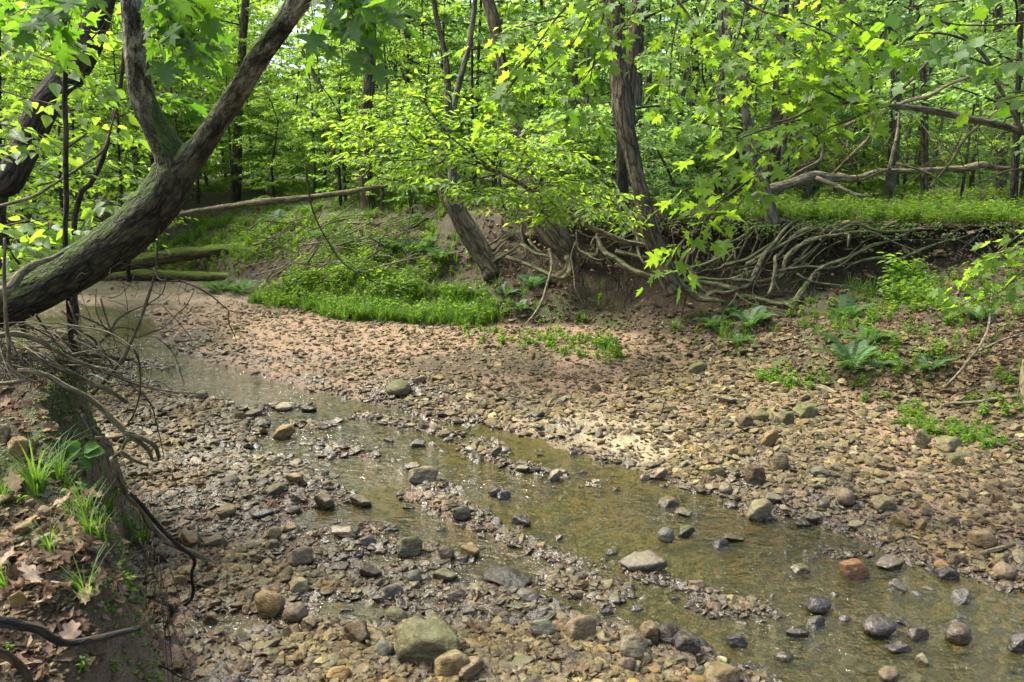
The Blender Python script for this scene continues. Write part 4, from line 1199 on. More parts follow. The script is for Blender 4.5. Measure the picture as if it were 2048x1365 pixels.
# leafy saplings and shrubs, nearer
SAPS = [(40, 9.5, 'sapling', 1.0), (150, 12, 'maple', .9), (-60, 8.2, 'maple', .8), (260, 14.5, 'sapling', 1.1), (380, 18, 'maple', 1.1), (430, 21, 'sapling', 1.25), (60, 16, 'maple', 1.25), (520, 20.5, 'maple', 1.25),
        (600, 19.5, 'sapling', .9), (200, 20, 'sapling', 1.5), (660, 17.5, 'maple', .75), (330, 22, 'maple', 1.5), (790, 16, 'sapling', .9), (850, 18, 'maple', 1.2), (950, 15, 'maple', .85), (470, 26, 'sapling', 1.8),
        (560, 27, 'maple', 1.3), (110, 25, 'sapling', 1.9), (760, 24, 'sapling', 1.4), (1080, 17, 'sapling', .9), (1180, 20, 'maple', 1.1), (1350, 22, 'sapling', .9), (1560, 20, 'sapling', .8), (1900, 17, 'sapling', .75), (2080, 12.5, 'maple', .7), (1700, 26, 'maple', 1.2), (1480, 28, 'sapling', 1.3),
        (560, 16.8, 'sapling', .55), (690, 15.2, 'maple', .42), (770, 14.2, 'sapling', .42), (830, 13.4, 'maple', .36), (640, 17, 'maple', .5), (1010, 12.6, 'sapling', .34), (1180, 12.4, 'sapling', .3), (1110, 13.5, 'maple', .4), (1330, 12.6, 'sapling', .28), (860, 14.3, 'sapling', .6), (700, 15.4, 'maple', .5), (-150, 11, 'sapling', 1.3), (300, 17.2, 'maple', .6), (240, 27, 'maple', 1.9), (1000, 24, 'maple', 1.5), (100, 14, 'sapling', 1.0), (20, 20, 'maple', 1.5), (180, 16.5, 'sapling', 1.2), (300, 25, 'sapling', 1.6), (410, 19.5, 'sapling', .8), (480, 18.5, 'maple', .7), (350, 19.2, 'maple', .8), (700, 19, 'maple', 1.1), (820, 20, 'sapling', 1.2), (740, 30, 'sapling', 1.6), (420, 34, 'sapling', 2.4), (200, 34, 'maple', 2.3), (1120, 26, 'maple', 1.6), (1250, 30, 'sapling', 1.7), (1620, 34, 'sapling', 1.8), (1900, 30, 'maple', 1.6), (1780, 40, 'sapling', 2.2), (1400, 42, 'maple', 2.2), (2000, 24, 'sapling', 1.2),  (900, 29, 'sapling', 1.8), (30, 32, 'sapling', 2.4), (540, 33, 'maple', 1.6)]
def saplings():
    g = random.Random(9)
    for i, (px, Y, kind, s) in enumerate(SAPS):
        x = bear(px) * Y
        z = gz(x, Y)
        H = (4.6 if kind == 'sapling' else 5.6) * s
        pts = [(x, Y, z - .08), (x + g.gauss(0, .08), Y, z + H * .35), (x + g.gauss(0, .15), Y + g.gauss(0, .1), z + H * .7), (x + g.gauss(0, .2), Y, z + H)]
        where = 'on the near bank' if (px < 200 and Y < 15) else 'behind the log jam' if px < 640 else 'above the leafy slope' if px < 1000 else 'on the far flat'
        tree('sapling', pts, [.03 * s ** .5 + .008, .025, .016, .006], g.choice(['trunk_dark', 'trunk_grey']),
             '%s %s sapling about %d metres away %s' % ('tall' if s > 1.1 else 'low' if s < .7 else 'middling', 'maple' if kind == 'maple' else 'oval leaved', round(Y), where), 'sapling', 'bright leafy saplings of the understorey',
             kind, 'sapling' if (px < 800 or g.random() < .4) else 'wood_leaf', sc=s, n=6, step=.5, crown_at=(0, 0, 0))
    for i in range(46):      # more of them, farther back
        Y = g.uniform(22, 48); b = g.uniform(-.7, .72); x = b * Y
        if -.31 < b < -.2: continue
        s = g.uniform(.8, 1.5); z = gz(x, Y); kind = g.choice(['sapling', 'maple']); H = 4.6 * s
        side = 'right' if b > .25 else 'middle' if b > -.15 else 'left'
        tree('sapling', [(x, Y, z - .08), (x, Y, z + H * .5), (x, Y, z + H)], [.03, .02, .006], 'trunk_dark', 'hazy green sapling about %d metres back in the %s of the wood' % (round(Y), side), 'sapling', 'saplings deep in the wood', kind, g.choice(['wood_leaf', 'wood_leaf2', 'sapling']), sc=s, n=5, step=1, crown_at=(0, 0, 0))
    shr = []
    for i in range(190):
        Y = g.uniform(12, 46); b = g.uniform(-.72, .75); x = b * Y
        if Y < bank_at(b)[2] + .5 and not (b < -.28 and Y > bank_at(b)[1]): continue
        if b > .25 and Y < 17: continue
        z = gz(x, Y)
        if z < .3: continue
        o = empty('shrub', (x, Y, z - .05), g.uniform(0, 6))
        side = 'far right' if b > .45 else 'centre right' if b > .2 else 'middle' if b > -.2 else 'centre left' if b > -.45 else 'far left'
        me, br = g.choice(CROWNS['shrub']); s = g.uniform(.6, 1.25); mk = g.choice(['sapling', 'wood_leaf', 'wood_leaf2'])
        tag(o, '%s %s green shrub about %d metres off at the %s of the undergrowth' % ('big' if s > .95 else 'small', {'sapling': 'yellowish', 'wood_leaf': 'bright', 'wood_leaf2': 'deep'}[mk], round(Y), side), 'shrub', 'undergrowth shrubs of the wood')
        link('leaves', me, M[mk], o, scl=s); link('branches', br, M['twig'], o, scl=s)
saplings()

def far_woods():
    n = 190000
    X = rng.uniform(-62, 62, n); Y = rng.uniform(46, 80, n)
    Z = 1.2 + 15 * rng.random(n) ** 1.05
    gap = np.exp(-((X / Y + .25) / .05) ** 2) * smooth(6, 10, Z) * 1.0
    keep = fbm(np.stack([X * .16, Y * .1, Z * .3], 1), 3, 91) > (-.5 + .7 * smooth(10, 16, Z) + gap)
    X, Y, Z = X[keep], Y[keep], Z[keep]; n = len(X)
    F = rng.normal(0, 1, (n, 3)); F[:, 2] -= .5
    U = rng.normal(0, .7, (n, 3)) + [0, -.3, 1]
    me = leaves_mesh('distant_woodland', DIAMOND, np.stack([X, Y, Z], 1), F, U, rng.uniform(.25, .6, n), rng.random(n))
    tag(link('distant_woodland', me, M['wood_leaf']), 'green mass of leaves of the far woodland', None, None, 'stuff')
far_woods()
# ------------------------------------------------------------------ where a sight line meets the ground
def hit(pix, y0=1.6, y1=32.0, n=420):
    pix = np.asarray(pix, float)
    Ys = y0 * (y1 / y0) ** np.linspace(0, 1, n)
    D = np.array([ray(*p) for p in pix])
    T_ = Ys[None] / D[:, 1, None]
    X = D[:, 0, None] * T_; Z = EYE + D[:, 2, None] * T_
    Yy = np.repeat(Ys[None], len(pix), 0)
    G = ground(X.ravel(), Yy.ravel()).reshape(X.shape)
    out = []
    for i in range(len(pix)):
        k = np.where(Z[i] < G[i])[0]
        k = k[0] if len(k) else n - 1
        a, b = (Z[i, k - 1] - G[i, k - 1], Z[i, k] - G[i, k]) if k else (0, 0)
        f = a / (a - b) if (k and a > 0 > b) else 1.0
        out.append(tuple(q[i, k - 1] + (q[i, k] - q[i, k - 1]) * f if k else q[i, k] for q in (X, Yy, G)))
    return np.array(out)
def root_path(pix, off=.06, smooth_n=3, ymax=None):
    """a traced line laid just in front of the ground it crosses"""
    h = hit(pix)[:, 1] - off
    if ymax is not None: h = np.minimum(h, ymax)
    for _ in range(smooth_n):
        h = np.concatenate([[h[0] * .6 + h[1] * .4], (h[:-2] + 2 * h[1:-1] + h[2:]) / 4, [h[-1] * .6 + h[-2] * .4]])
    return np.array([at(p[0], p[1], y) for p, y in zip(pix, h)])
def limb(parent, pts, ws, mat, name, n=8, step=.05, rough=.22, freq=14, seed=0):
    base = np.array(parent.location) if parent is not None else np.zeros(3)
    Y = float(np.mean(pts[:, 1]))
    mb = MB(); mb.tube(pts - base, [w2r(w, Y) for w in ws], n, step, rough, freq, seed)
    return mb.build(name, M[mat], parent)
def lone(name, pts, ws, mat, label, cat, n=10, step=.05, rough=.2, freq=14, seed=0, group=None):
    c = pts[len(pts) // 2]
    Y = float(np.mean(pts[:, 1]))
    mb = MB(); mb.tube(pts - c, [w2r(w, Y) for w in ws], n, step, rough, freq, seed)
    o = mb.build(name, M[mat]); o.location = c
    return tag(o, label, cat, group)

# ------------------------------------------------------------------ roots of the bank
c6 = lambda l: crop(l, 1348, 400)
c5 = lambda l: crop(l, 650, 400)
MAIN_ROOTS = [
    (c6([(640, 610), (700, 600), (740, 550), (780, 490), (830, 420), (900, 380), (1000, 345), (1100, 300), (1180, 265), (1280, 235), (1370, 190), (1430, 172), (1530, 170)]), [10, 10, 9, 8, 8, 8, 8, 6], .10),
    (c6([(985, 415), (1060, 370), (1190, 340), (1310, 350), (1430, 300), (1560, 250), (1700, 215), (1850, 150), (1960, 140)]), [3, 5, 6, 7, 6, 5, 4], .06),
    (c6([(600, 460), (640, 420), (650, 350), (700, 290), (780, 245), (870, 215), (950, 205), (1040, 190), (1150, 188), (1220, 215), (1300, 255), (1430, 300)]), [11, 11, 10, 9, 8, 7, 6, 5], .18),
    (c6([(590, 345), (640, 290), (680, 230), (740, 185), (800, 165), (870, 180), (960, 180), (1040, 145), (1110, 150), (1180, 180), (1330, 185), (1460, 160), (1540, 155)]), [11, 11, 10, 9, 8, 7, 6, 4], .16),
    (c6([(400, 515), (450, 480), (500, 380), (530, 310), (590, 250), (640, 180), (700, 130), (760, 105)]), [12, 12, 11, 10, 10, 9], .22),
    (c6([(560, 555), (578, 500), (585, 450), (592, 400), (590, 340), (600, 320)]), [12, 11, 10, 10], .24),
    (c6([(60, 400), (150, 385), (240, 350), (310, 310), (350, 290), (420, 270)]), [8, 9, 7, 6], .20),
    (c6([(60, 470), (160, 480), (260, 495), (340, 515), (400, 515)]), [12, 11, 10, 10], .26),
    (c6([(75, 400), (120, 450), (160, 520), (210, 555)]), [12, 11, 10], .30),
    (c6([(340, 565), (400, 560), (500, 580), (600, 605), (660, 610), (700, 640), (735, 690)]), [16, 15, 14, 13, 9, 5], .14),
    (c6([(180, 570), (230, 540), (290, 545), (350, 530), (440, 490), (480, 440)]), [12, 10, 10, 8], .24),
    (c6([(300, 380), (340, 370), (430, 345), (500, 300), (560, 260), (640, 230)]), [8, 8, 7, 6], .18),
    (c6([(100, 450), (170, 460), (300, 465), (400, 440), (480, 400), (500, 330)]), [10, 9, 8, 6], .20),
    (c6([(470, 150), (490, 210), (525, 270)]), [9, 8, 6], .15),
    (c6([(352, 295), (356, 330), (362, 375)]), [9, 8, 7], .2),
    (c6([(-40, 430), (0, 470), (80, 520), (150, 570), (230, 585), (330, 600)]), [26, 24, 20, 16, 11], .28),
    (c6([(-10, 520), (-30, 500), (20, 480), (60, 500)]), [20, 30, 26, 16], .34),
    (c6([(860, 100), (900, 155), (960, 150), (1040, 140)]), [5, 5, 4], .1),
    (c6([(640, 335), (700, 310), (770, 240), (860, 212), (900, 200)]), [9, 9, 8, 5], .14),
    (c6([(1000, 195), (1024, 208), (1022, 240), (1014, 285)]), [7, 7, 8, 6], .2),
    (c6([(190, 410), (270, 400), (330, 340), (390, 250), (450, 210)]), [6, 6, 5, 4], .12),
    (c6([(220, 350), (330, 260), (420, 200), (470, 150)]), [6, 6, 5], .1),
    (c6([(100, 320), (140, 250), (160, 190), (170, 120)]), [7, 6, 5], .1),
    (c6([(300, 240), (330, 300), (300, 380), (250, 420)]), [5, 5, 4], .1),
    (c6([(1200, 250), (1300, 232), (1480, 235), (1620, 230)]), [3, 3, 2], .05),
    (c6([(1130, 165), (1230, 170), (1330, 130), (1400, 130)]), [4, 4, 3], .08),
    (c6([(420, 400), (430, 450), (400, 500)]), [7, 6, 5], .22),
    (c6([(500, 520), (470, 470), (440, 450), (420, 380)]), [6, 6, 5], .2),
    (c5([(1590, 215), (1610, 260), (1640, 310), (1720, 350), (1780, 400), (1850, 430), (1940, 455), (2010, 470)]), [10, 11, 12, 12, 14, 16, 18], .35),
    (c5([(1770, 130), (1800, 170), (1830, 220), (1835, 300), (1855, 350), (1890, 385), (1950, 390)]), [10, 12, 11, 10, 9], .35),
    (c5([(1700, 300), (1800, 325), (1900, 345), (1960, 350)]), [9, 9, 8], .3),
    (c5([(1700, 370), (1760, 400), (1820, 440), (1900, 450)]), [9, 9, 8], .25),
    (c5([(1700, 230), (1760, 240), (1860, 250), (1920, 290)]), [7, 7, 6], .22),
    (c5([(1600, 190), (1560, 260), (1600, 320), (1580, 340)]), [7, 6, 5], .15),
    (c5([(1790, 250), (1795, 330), (1800, 380)]), [5, 4, 4], .2),
]
for i, (pl, ws, off) in enumerate(MAIN_ROOTS):
    limb(MAIN, root_path(pl, off), [w * .82 for w in ws] + [1.5], 'root', 'root', 9, .03, .38, 15, i)
STUMP_ROOTS = [(c5([(1760, 30), (1740, 100), (1710, 160), (1660, 200)]), [16, 14, 10, 6], .1), (c5([(1790, 60), (1800, 120), (1780, 160)]), [12, 12, 8], .15)]
for i, (pl, ws, off) in enumerate(STUMP_ROOTS):
    limb(STUMP, root_path(pl, off), ws, 'root_dark', 'root', 9, .04, .25, 12, i)
for i in range(52):      # more roots crossing in the hollow
    g = np.random.default_rng(640 + i)
    x0, y0 = (g.uniform(1340, 1640), g.uniform(455, 590)) if i < 40 else (g.uniform(1150, 1330), g.uniform(450, 540)); a = g.choice([-.9, -.5, -1.2, .3, 1.9]) + g.normal(0, .2); L = g.uniform(50, 150)
    pl = [(x0, y0), (x0 + L * .3 * math.cos(a) + g.normal(0, 6), y0 + L * .3 * math.sin(a) + 5), (x0 + L * .65 * math.cos(a) + g.normal(0, 8), y0 + L * .6 * math.sin(a)), (x0 + L * math.cos(a), max(y0 + L * math.sin(a) * .8, 445))]
    w = g.uniform(1.5, 6)
    limb(MAIN, root_path(pl, g.uniform(.02, .22)), [w, w * .85, w * .5], 'root' if i % 2 else 'root_dark', 'root', 7, .04, .22, 12, i + 90)
for i in range(15):      # long roots sweeping up to the lip on the right
    g = np.random.default_rng(840 + i)
    x0, y0 = g.uniform(1360, 1560), g.uniform(520, 600); x1, y1 = x0 + (g.uniform(80, 300) if i < 14 else g.uniform(250, 470)), g.uniform(442, 480)
    m1 = (x0 + (x1 - x0) * .25, y0 + g.normal(-8, 8)); m2 = (x0 + (x1 - x0) * .5, (y0 + y1) / 2 + g.normal(0, 12)); m3 = (x0 + (x1 - x0) * .75, y1 + g.uniform(0, 16))
    w = g.uniform(2.5, 7) if i < 10 else g.uniform(1.5, 3.5)
    limb(MAIN, root_path([(x0, y0), m1, m2, m3, (x1, y1)], g.uniform(.05, .25)), [w, w, w * .8, w * .6, 1.5], 'root', 'root', 7, .035, .3, 14, i + 190)
HOOK_ROOTS = [
    (c5([(1410, 330), (1440, 380), (1430, 430), (1380, 460), (1330, 440)]), [22, 22, 20, 16, 12], .3),
    (c5([(1060, 335), (1160, 370), (1260, 410), (1330, 445), (1390, 465)]), [9, 11, 13, 14], .15),
    (c5([(1150, 262), (1170, 270), (1220, 310), (1300, 330), (1350, 345)]), [7, 9, 9, 7], .2),
    (c5([(1190, 230), (1210, 260), (1250, 300), (1290, 310)]), [7, 8, 7], .2),
    (c5([(1310, 285), (1325, 330), (1325, 400), (1300, 490), (1270, 590), (1230, 660), (1180, 720), (1150, 770)]), [10, 10, 9, 8, 6, 5, 4, 3], .42),
    (c5([(1470, 190), (1480, 280), (1500, 300), (1560, 335), (1600, 352), (1650, 345)]), [4, 4, 4, 4], .3),
    (c5([(1530, 320), (1590, 320), (1600, 270), (1590, 210)]), [10, 12, 10, 8], .2),
    (c5([(1470, 240), (1440, 330), (1455, 430), (1465, 520), (1520, 625)]), [3, 3, 3, 3], .4),
    (c5([(1370, 370), (1400, 420), (1460, 460)]), [3, 3, 3], .38),
    (c5([(1150, 150), (1150, 210), (1170, 290), (1180, 340)]), [4, 5, 4], .1),
]
for i, (pl, ws, off) in enumerate(HOOK_ROOTS):
    limb(HOOK, root_path(pl, off), [w * .8 for w in ws] + [1.5], 'root' if i not in (4, 7, 8) else 'twig_pale', 'root', 8, .035, .22, 13, i + 40)
DT_ROOTS = [
    (c5([(960, 395), (985, 365), (1040, 330), (1090, 300), (1150, 255)]), [10, 9, 8, 6], .2),
    (c5([(940, 270), (1000, 240), (1040, 200), (1080, 170)]), [8, 7, 6], .1),
    (c5([(970, 380), (975, 340), (1020, 290), (1060, 240)]), [8, 7, 6], .12),
    (c5([(1000, 370), (1100, 320), (1160, 290)]), [6, 5, 4], .1), (c5([(930, 250), (980, 290), (1030, 250), (1100, 200)]), [7, 6, 5], .08),
    (c5([(1050, 345), (1070, 370), (1060, 400)]), [6, 5, 4], .1)]
for i, (pl, ws, off) in enumerate(DT_ROOTS):
    limb(dt, root_path(pl, off), [w * .8 for w in ws] + [1.5], 'root', 'root', 7, .04, .2, 12, i + 60)
# fine rootlets hanging in the hollow of the bank: too many and too thin to count
def rootlets():
    g = np.random.default_rng(3); mb = MB()
    for i in range(600):
        px = g.uniform(880, 2040); b = bear(px)
        toe, foot, lip, zf = bank_at(b)
        if px > 1750 and g.random() < .2: continue
        f = g.uniform(.2, 1.0)
        x0, y0, z0 = b * lip, lip - .03, LIP_Z - g.uniform(.02, .12)
        z0 = zf + (LIP_Z - zf) * f; y0 = foot + (lip - foot) * f + .1
        L = g.uniform(.15, .5) * (LIP_Z - zf + .2)
        dx, dy = g.normal(0, .18), -g.uniform(.05, .25)
        pts = [(x0, y0, z0), (x0 + dx * .3, y0 + dy * .8, z0 - L * .3), (x0 + dx * .8, y0 + dy, z0 - L * .7), (x0 + dx + g.normal(0, .05), y0 + dy * .8, z0 - L)]
        r = g.choice([.002, .003, .005, .008, .012])
        mb.tube(pts, [r, r * .8, r * .5, r * .3], 4, .07)
    o = mb.build('fine_roots', M['root_dark']); tag(o, 'tangle of fine roots hanging from the cut bank', None, None, 'stuff')
    mb = MB()      # rootlets under the near bank
    for i in range(150):
        k = g.random() * .75
        px, py = (g.uniform(0, 175), g.uniform(690, 760)) if k < .5 else (g.uniform(150, 330), g.uniform(880, 1250))
        if k < .5: p = at(px, py, 4.0 + g.uniform(0, .25) - .0)
        else:
            f = (py - 880) / 370
            p = at(190 + 130 * min(1, f * 1.5) + g.normal(0, 8), py, 3.9 - 1.35 * f)
        L = g.uniform(.08, .34)
        dx = g.normal(0, .06)
        mb.tube([p, p + [dx * .4, -.02, -L * .4], p + [dx, -.03 + g.normal(0, .02), -L]], [g.uniform(.001, .004), .0015, .0008], 4, .05)
    o = mb.build('hanging_rootlets', M['root_dark']); tag(o, 'brown rootlets hanging from the near bank', None, None, 'stuff')
rootlets()

# ------------------------------------------------------------------ fallen wood
c3 = lambda l: crop(l, 1348, 0)
c4 = lambda l: crop(l, 0, 420)
FALL = empty('fallen_tree', at(1640, 370, 12)); tag(FALL, 'big pale fallen tree lying along the top of the right bank', 'fallen tree')
def fl(lst, y0, y1, ws, mat='log_pale', name='branch', n=10, step=.06, rough=.3, seed=0): return limb(FALL, from_px(lst, y0, y1), [w * .8 for w in ws], mat, name, n, step, rough, 9, seed)
fl(c3([(430, 1175), (480, 1145), (560, 1110), (640, 1090), (700, 1070), (770, 1045), (830, 1030), (900, 1045), (960, 1040), (1030, 1050), (1100, 1040), (1150, 1015), (1200, 1003), (1300, 1000), (1400, 1003), (1500, 995), (1600, 990), (1700, 990), (1800, 965), (1850, 975), (1900, 985), (2048, 990), (2200, 990)]), 11.8, 12.6,
   [10, 16, 20, 24, 24, 18, 17, 16, 16, 17, 15, 12, 9], name='trunk', n=22, step=.04, rough=.26)
fl(c3([(830, 1045), (900, 1070), (970, 1100), (1050, 1135), (1150, 1150)]), 11.7, 11.4, [18, 16, 12, 6], name='trunk_fork', n=14, seed=3)
fl(c3([(940, 1010), (1000, 950), (1130, 820), (1200, 700), (1290, 570), (1400, 460), (1520, 330), (1640, 220), (1750, 120), (1880, 0), (1980, -90)]), 12, 11.2, [9, 9, 8, 8, 8, 8, 7, 6, 5], 'log_brown', seed=4)
fl(c3([(660, 1050), (760, 990), (860, 930), (870, 800), (900, 790), (1050, 715), (1250, 640), (1380, 590), (1500, 560), (1600, 500), (1750, 445), (1900, 410), (2020, 370), (2200, 330)]), 12, 10.8, [6, 7, 8, 9, 9, 9, 8, 8, 6], 'log_pale', seed=5)
fl(c3([(1490, 1100), (1580, 1000), (1640, 920), (1690, 830), (1780, 740), (1900, 650), (2000, 590), (2100, 540)]), 11.9, 11, [5, 6, 7, 6, 5], 'log_brown', seed=6)
fl(c3([(1300, 955), (1400, 985), (1500, 1020), (1600, 1090), (1650, 1100)]), 11.5, 11.2, [5, 5, 4, 3], 'log_brown', seed=7)
fl(c3([(1260, 990), (1290, 860), (1310, 760), (1315, 660)]), 12.2, 12.3, [9, 8, 7, 5], 'log_pale', seed=8)
fl(c3([(1740, 1080), (1850, 1040), (1950, 1000), (2100, 980)]), 11.8, 11.8, [4, 5, 6], 'log_brown', seed=9)
fl(c3([(1560, 960), (1640, 880), (1700, 760), (1820, 680)]), 12, 11.8, [3, 4, 3], 'log_brown', seed=10)
for i in range(60):      # thin bare twigs of the fallen top
    g = np.random.default_rng(500 + i)
    x0, y0 = g.uniform(1560, 2040), g.uniform(290, 372)
    a = g.uniform(-1.2, 1.2); L = g.uniform(60, 190)
    pl = [(x0, y0), (x0 + math.sin(a) * L * .5 + g.normal(0, 6), y0 - math.cos(a) * L * .42), (x0 + math.sin(a) * L, y0 - math.cos(a) * L * .75)]
    fl(pl, 12.1, 11.9 + g.normal(0, .4), [g.uniform(1.5, 3), 1.8, .8], 'twig_pale', 'twig', 5, .15, .1, i)

MLOG = empty('mossy_log', at(440, 505, 15.3)); tag(MLOG, 'thick moss covered log lying across the far creek', 'log')
def ml(lst, y0, y1, ws, mat='log_moss', name='branch', seed=0, n=14): return limb(MLOG, from_px(lst, y0, y1), ws, mat, name, n, .07, .22, 7, seed)
ml([(60, 560), (150, 545), (240, 528), (300, 520), (380, 508), (460, 500), (530, 502), (600, 512), (650, 522), (700, 530)], 15.6, 14.9, [28, 30, 32, 32, 30, 27, 22, 15, 7], name='trunk', n=24)
ml([(522, 500), (548, 485), (570, 470), (600, 455), (625, 443), (660, 438), (730, 436)], 15.1, 15.8, [22, 22, 20, 17, 12, 8], 'log_moss', seed=2)
ml([(595, 458), (602, 445), (605, 432), (615, 425)], 15.3, 15.3, [14, 11, 9, 6], seed=5)
ml([(600, 512), (640, 510), (690, 512), (720, 518)], 15, 14.6, [14, 11, 8], 'log_brown', seed=6)
ul = lone('mossy_log', from_px([(436, 495), (455, 492), (480, 482), (500, 474), (520, 480), (545, 478), (580, 474), (610, 462)], 16.2, 16.0), [18, 20, 20, 16, 12, 13, 12], 'log_moss', 'shorter mossy log with a stub lying behind the thick one', 'log', 14, .07, .25, 8, 3)
lone('sunken_log', from_px([(100, 572), (190, 562), (250, 555), (300, 550), (400, 553), (470, 556), (510, 560)], 14.9, 14.3), [20, 22, 23, 23, 21, 16], 'log_moss', 'dark mossy log low over the sand bar beneath the thick mossy one', 'log', 16, .08, .2, 7, 8)
lone('fallen_branch', from_px([(330, 436), (400, 422), (450, 415), (520, 405), (575, 400), (640, 392), (700, 384), (740, 377), (775, 372)], 12.4, 12.9), [12, 12, 12, 11, 10, 9, 7], 'log_brown', 'long thin bough slung high across the creek right of the fork', 'branch', 12, .05, .2, 12, 9)
def brush():
    o = empty('brush_pile', at(680, 500, 14.6)); tag(o, 'pile of bare pale twigs where the mossy log meets the right bank', 'brush pile')
    g = np.random.default_rng(77)
    for i in range(120):
        x0, y0 = g.uniform(520, 840), g.uniform(430, 550)
        a = g.normal(-.35, .35); L = g.uniform(50, 150)
        s = g.choice([-1, 1])
        pl = [(x0 - L / 2 * math.cos(a), y0 - L / 2 * math.sin(a)), (x0 + g.normal(0, 5), y0 + g.normal(0, 5)), (x0 + L / 2 * math.cos(a), y0 + L / 2 * math.sin(a))]
        h = hit([(x0, min(y0 + 15, 560))])[0, 1] if i % 4 == 0 or i == 0 else h
        Yb = min(max(h - .3, 11.5), 16.5)
        limb(o, from_px(pl, Yb, Yb + g.normal(0, .4)), [g.uniform(1.2, 4), 2.2, 1], 'twig_pale' if i % 3 else 'log_brown', 'twig', 5, .15, .15, 14, i)
brush()
for lst, w, lab in [([(705, 625 - 30), (730, 560), (752, 500), (765, 470)], 4, 'bare pale stick standing on the leafy slope'),
                    ([(778, 470), (790, 430), (800, 400)], 4, 'second pale stick leaning on the leafy slope above the first')]:
    lone('leaning_stick', root_path(lst, .25), [w, w, w * .6], 'twig_pale', lab, 'stick', 6, .1)
lone('arched_twig', from_px([(610, 330), (625, 420), (660, 490), (690, 530), (740, 560), (790, 590), (830, 615)], 7.8, 8.6), [2.5, 3, 3, 3, 2.5, 2], 'twig', 'thin dark dead twig arching down before the green patch', 'twig', 6, .1)
lone('short_log', root_path(c6([(690, 1045), (720, 1065), (770, 1085), (830, 1100), (880, 1105), (930, 1130), (990, 1155)]), .02), [11, 12, 13, 12, 12, 10], 'log_pale', 'short weathered log lying at the foot of the fern bank', 'log', 14, .03, .2, 14, 4)
lone('pale_stick', root_path(c6([(1580, 1195), (1650, 1190), (1760, 1185), (1880, 1165), (2000, 1150), (2080, 1145)]), .03), [4, 5, 6, 6, 5], 'twig_pale', 'long pale stick lying low at the right edge', 'stick', 8, .06)
lone('thin_stick', root_path(c6([(1590, 1090), (1660, 1020), (1740, 920), (1800, 840), (1840, 740), (1855, 600), (1860, 490)]), .35), [3, 4, 5, 5, 4], 'twig_pale', 'thin stick rising up the right slope', 'stick', 7, .06)
lone('thin_stick', root_path(c6([(1730, 900), (1800, 880), (1900, 830), (2048, 780)]), .2), [4, 4, 3], 'twig_pale', 'grey stick crossing the rising one near the right edge', 'stick', 7, .06)
lone('mossy_sapling', root_path([(2070, 860), (2052, 800), (2046, 760), (2050, 720)], .6), [16, 14, 12, 10], 'log_brown', 'lichen spotted stem cut by the right edge of the frame', 'stem', 12, .04)
lone('driftwood', root_path([(1935, 1120), (1965, 1108), (2000, 1098), (2030, 1090)], .03), [7, 10, 9, 5], 'log_brown', 'frayed piece of driftwood among the right shore cobbles', 'driftwood', 8, .03)

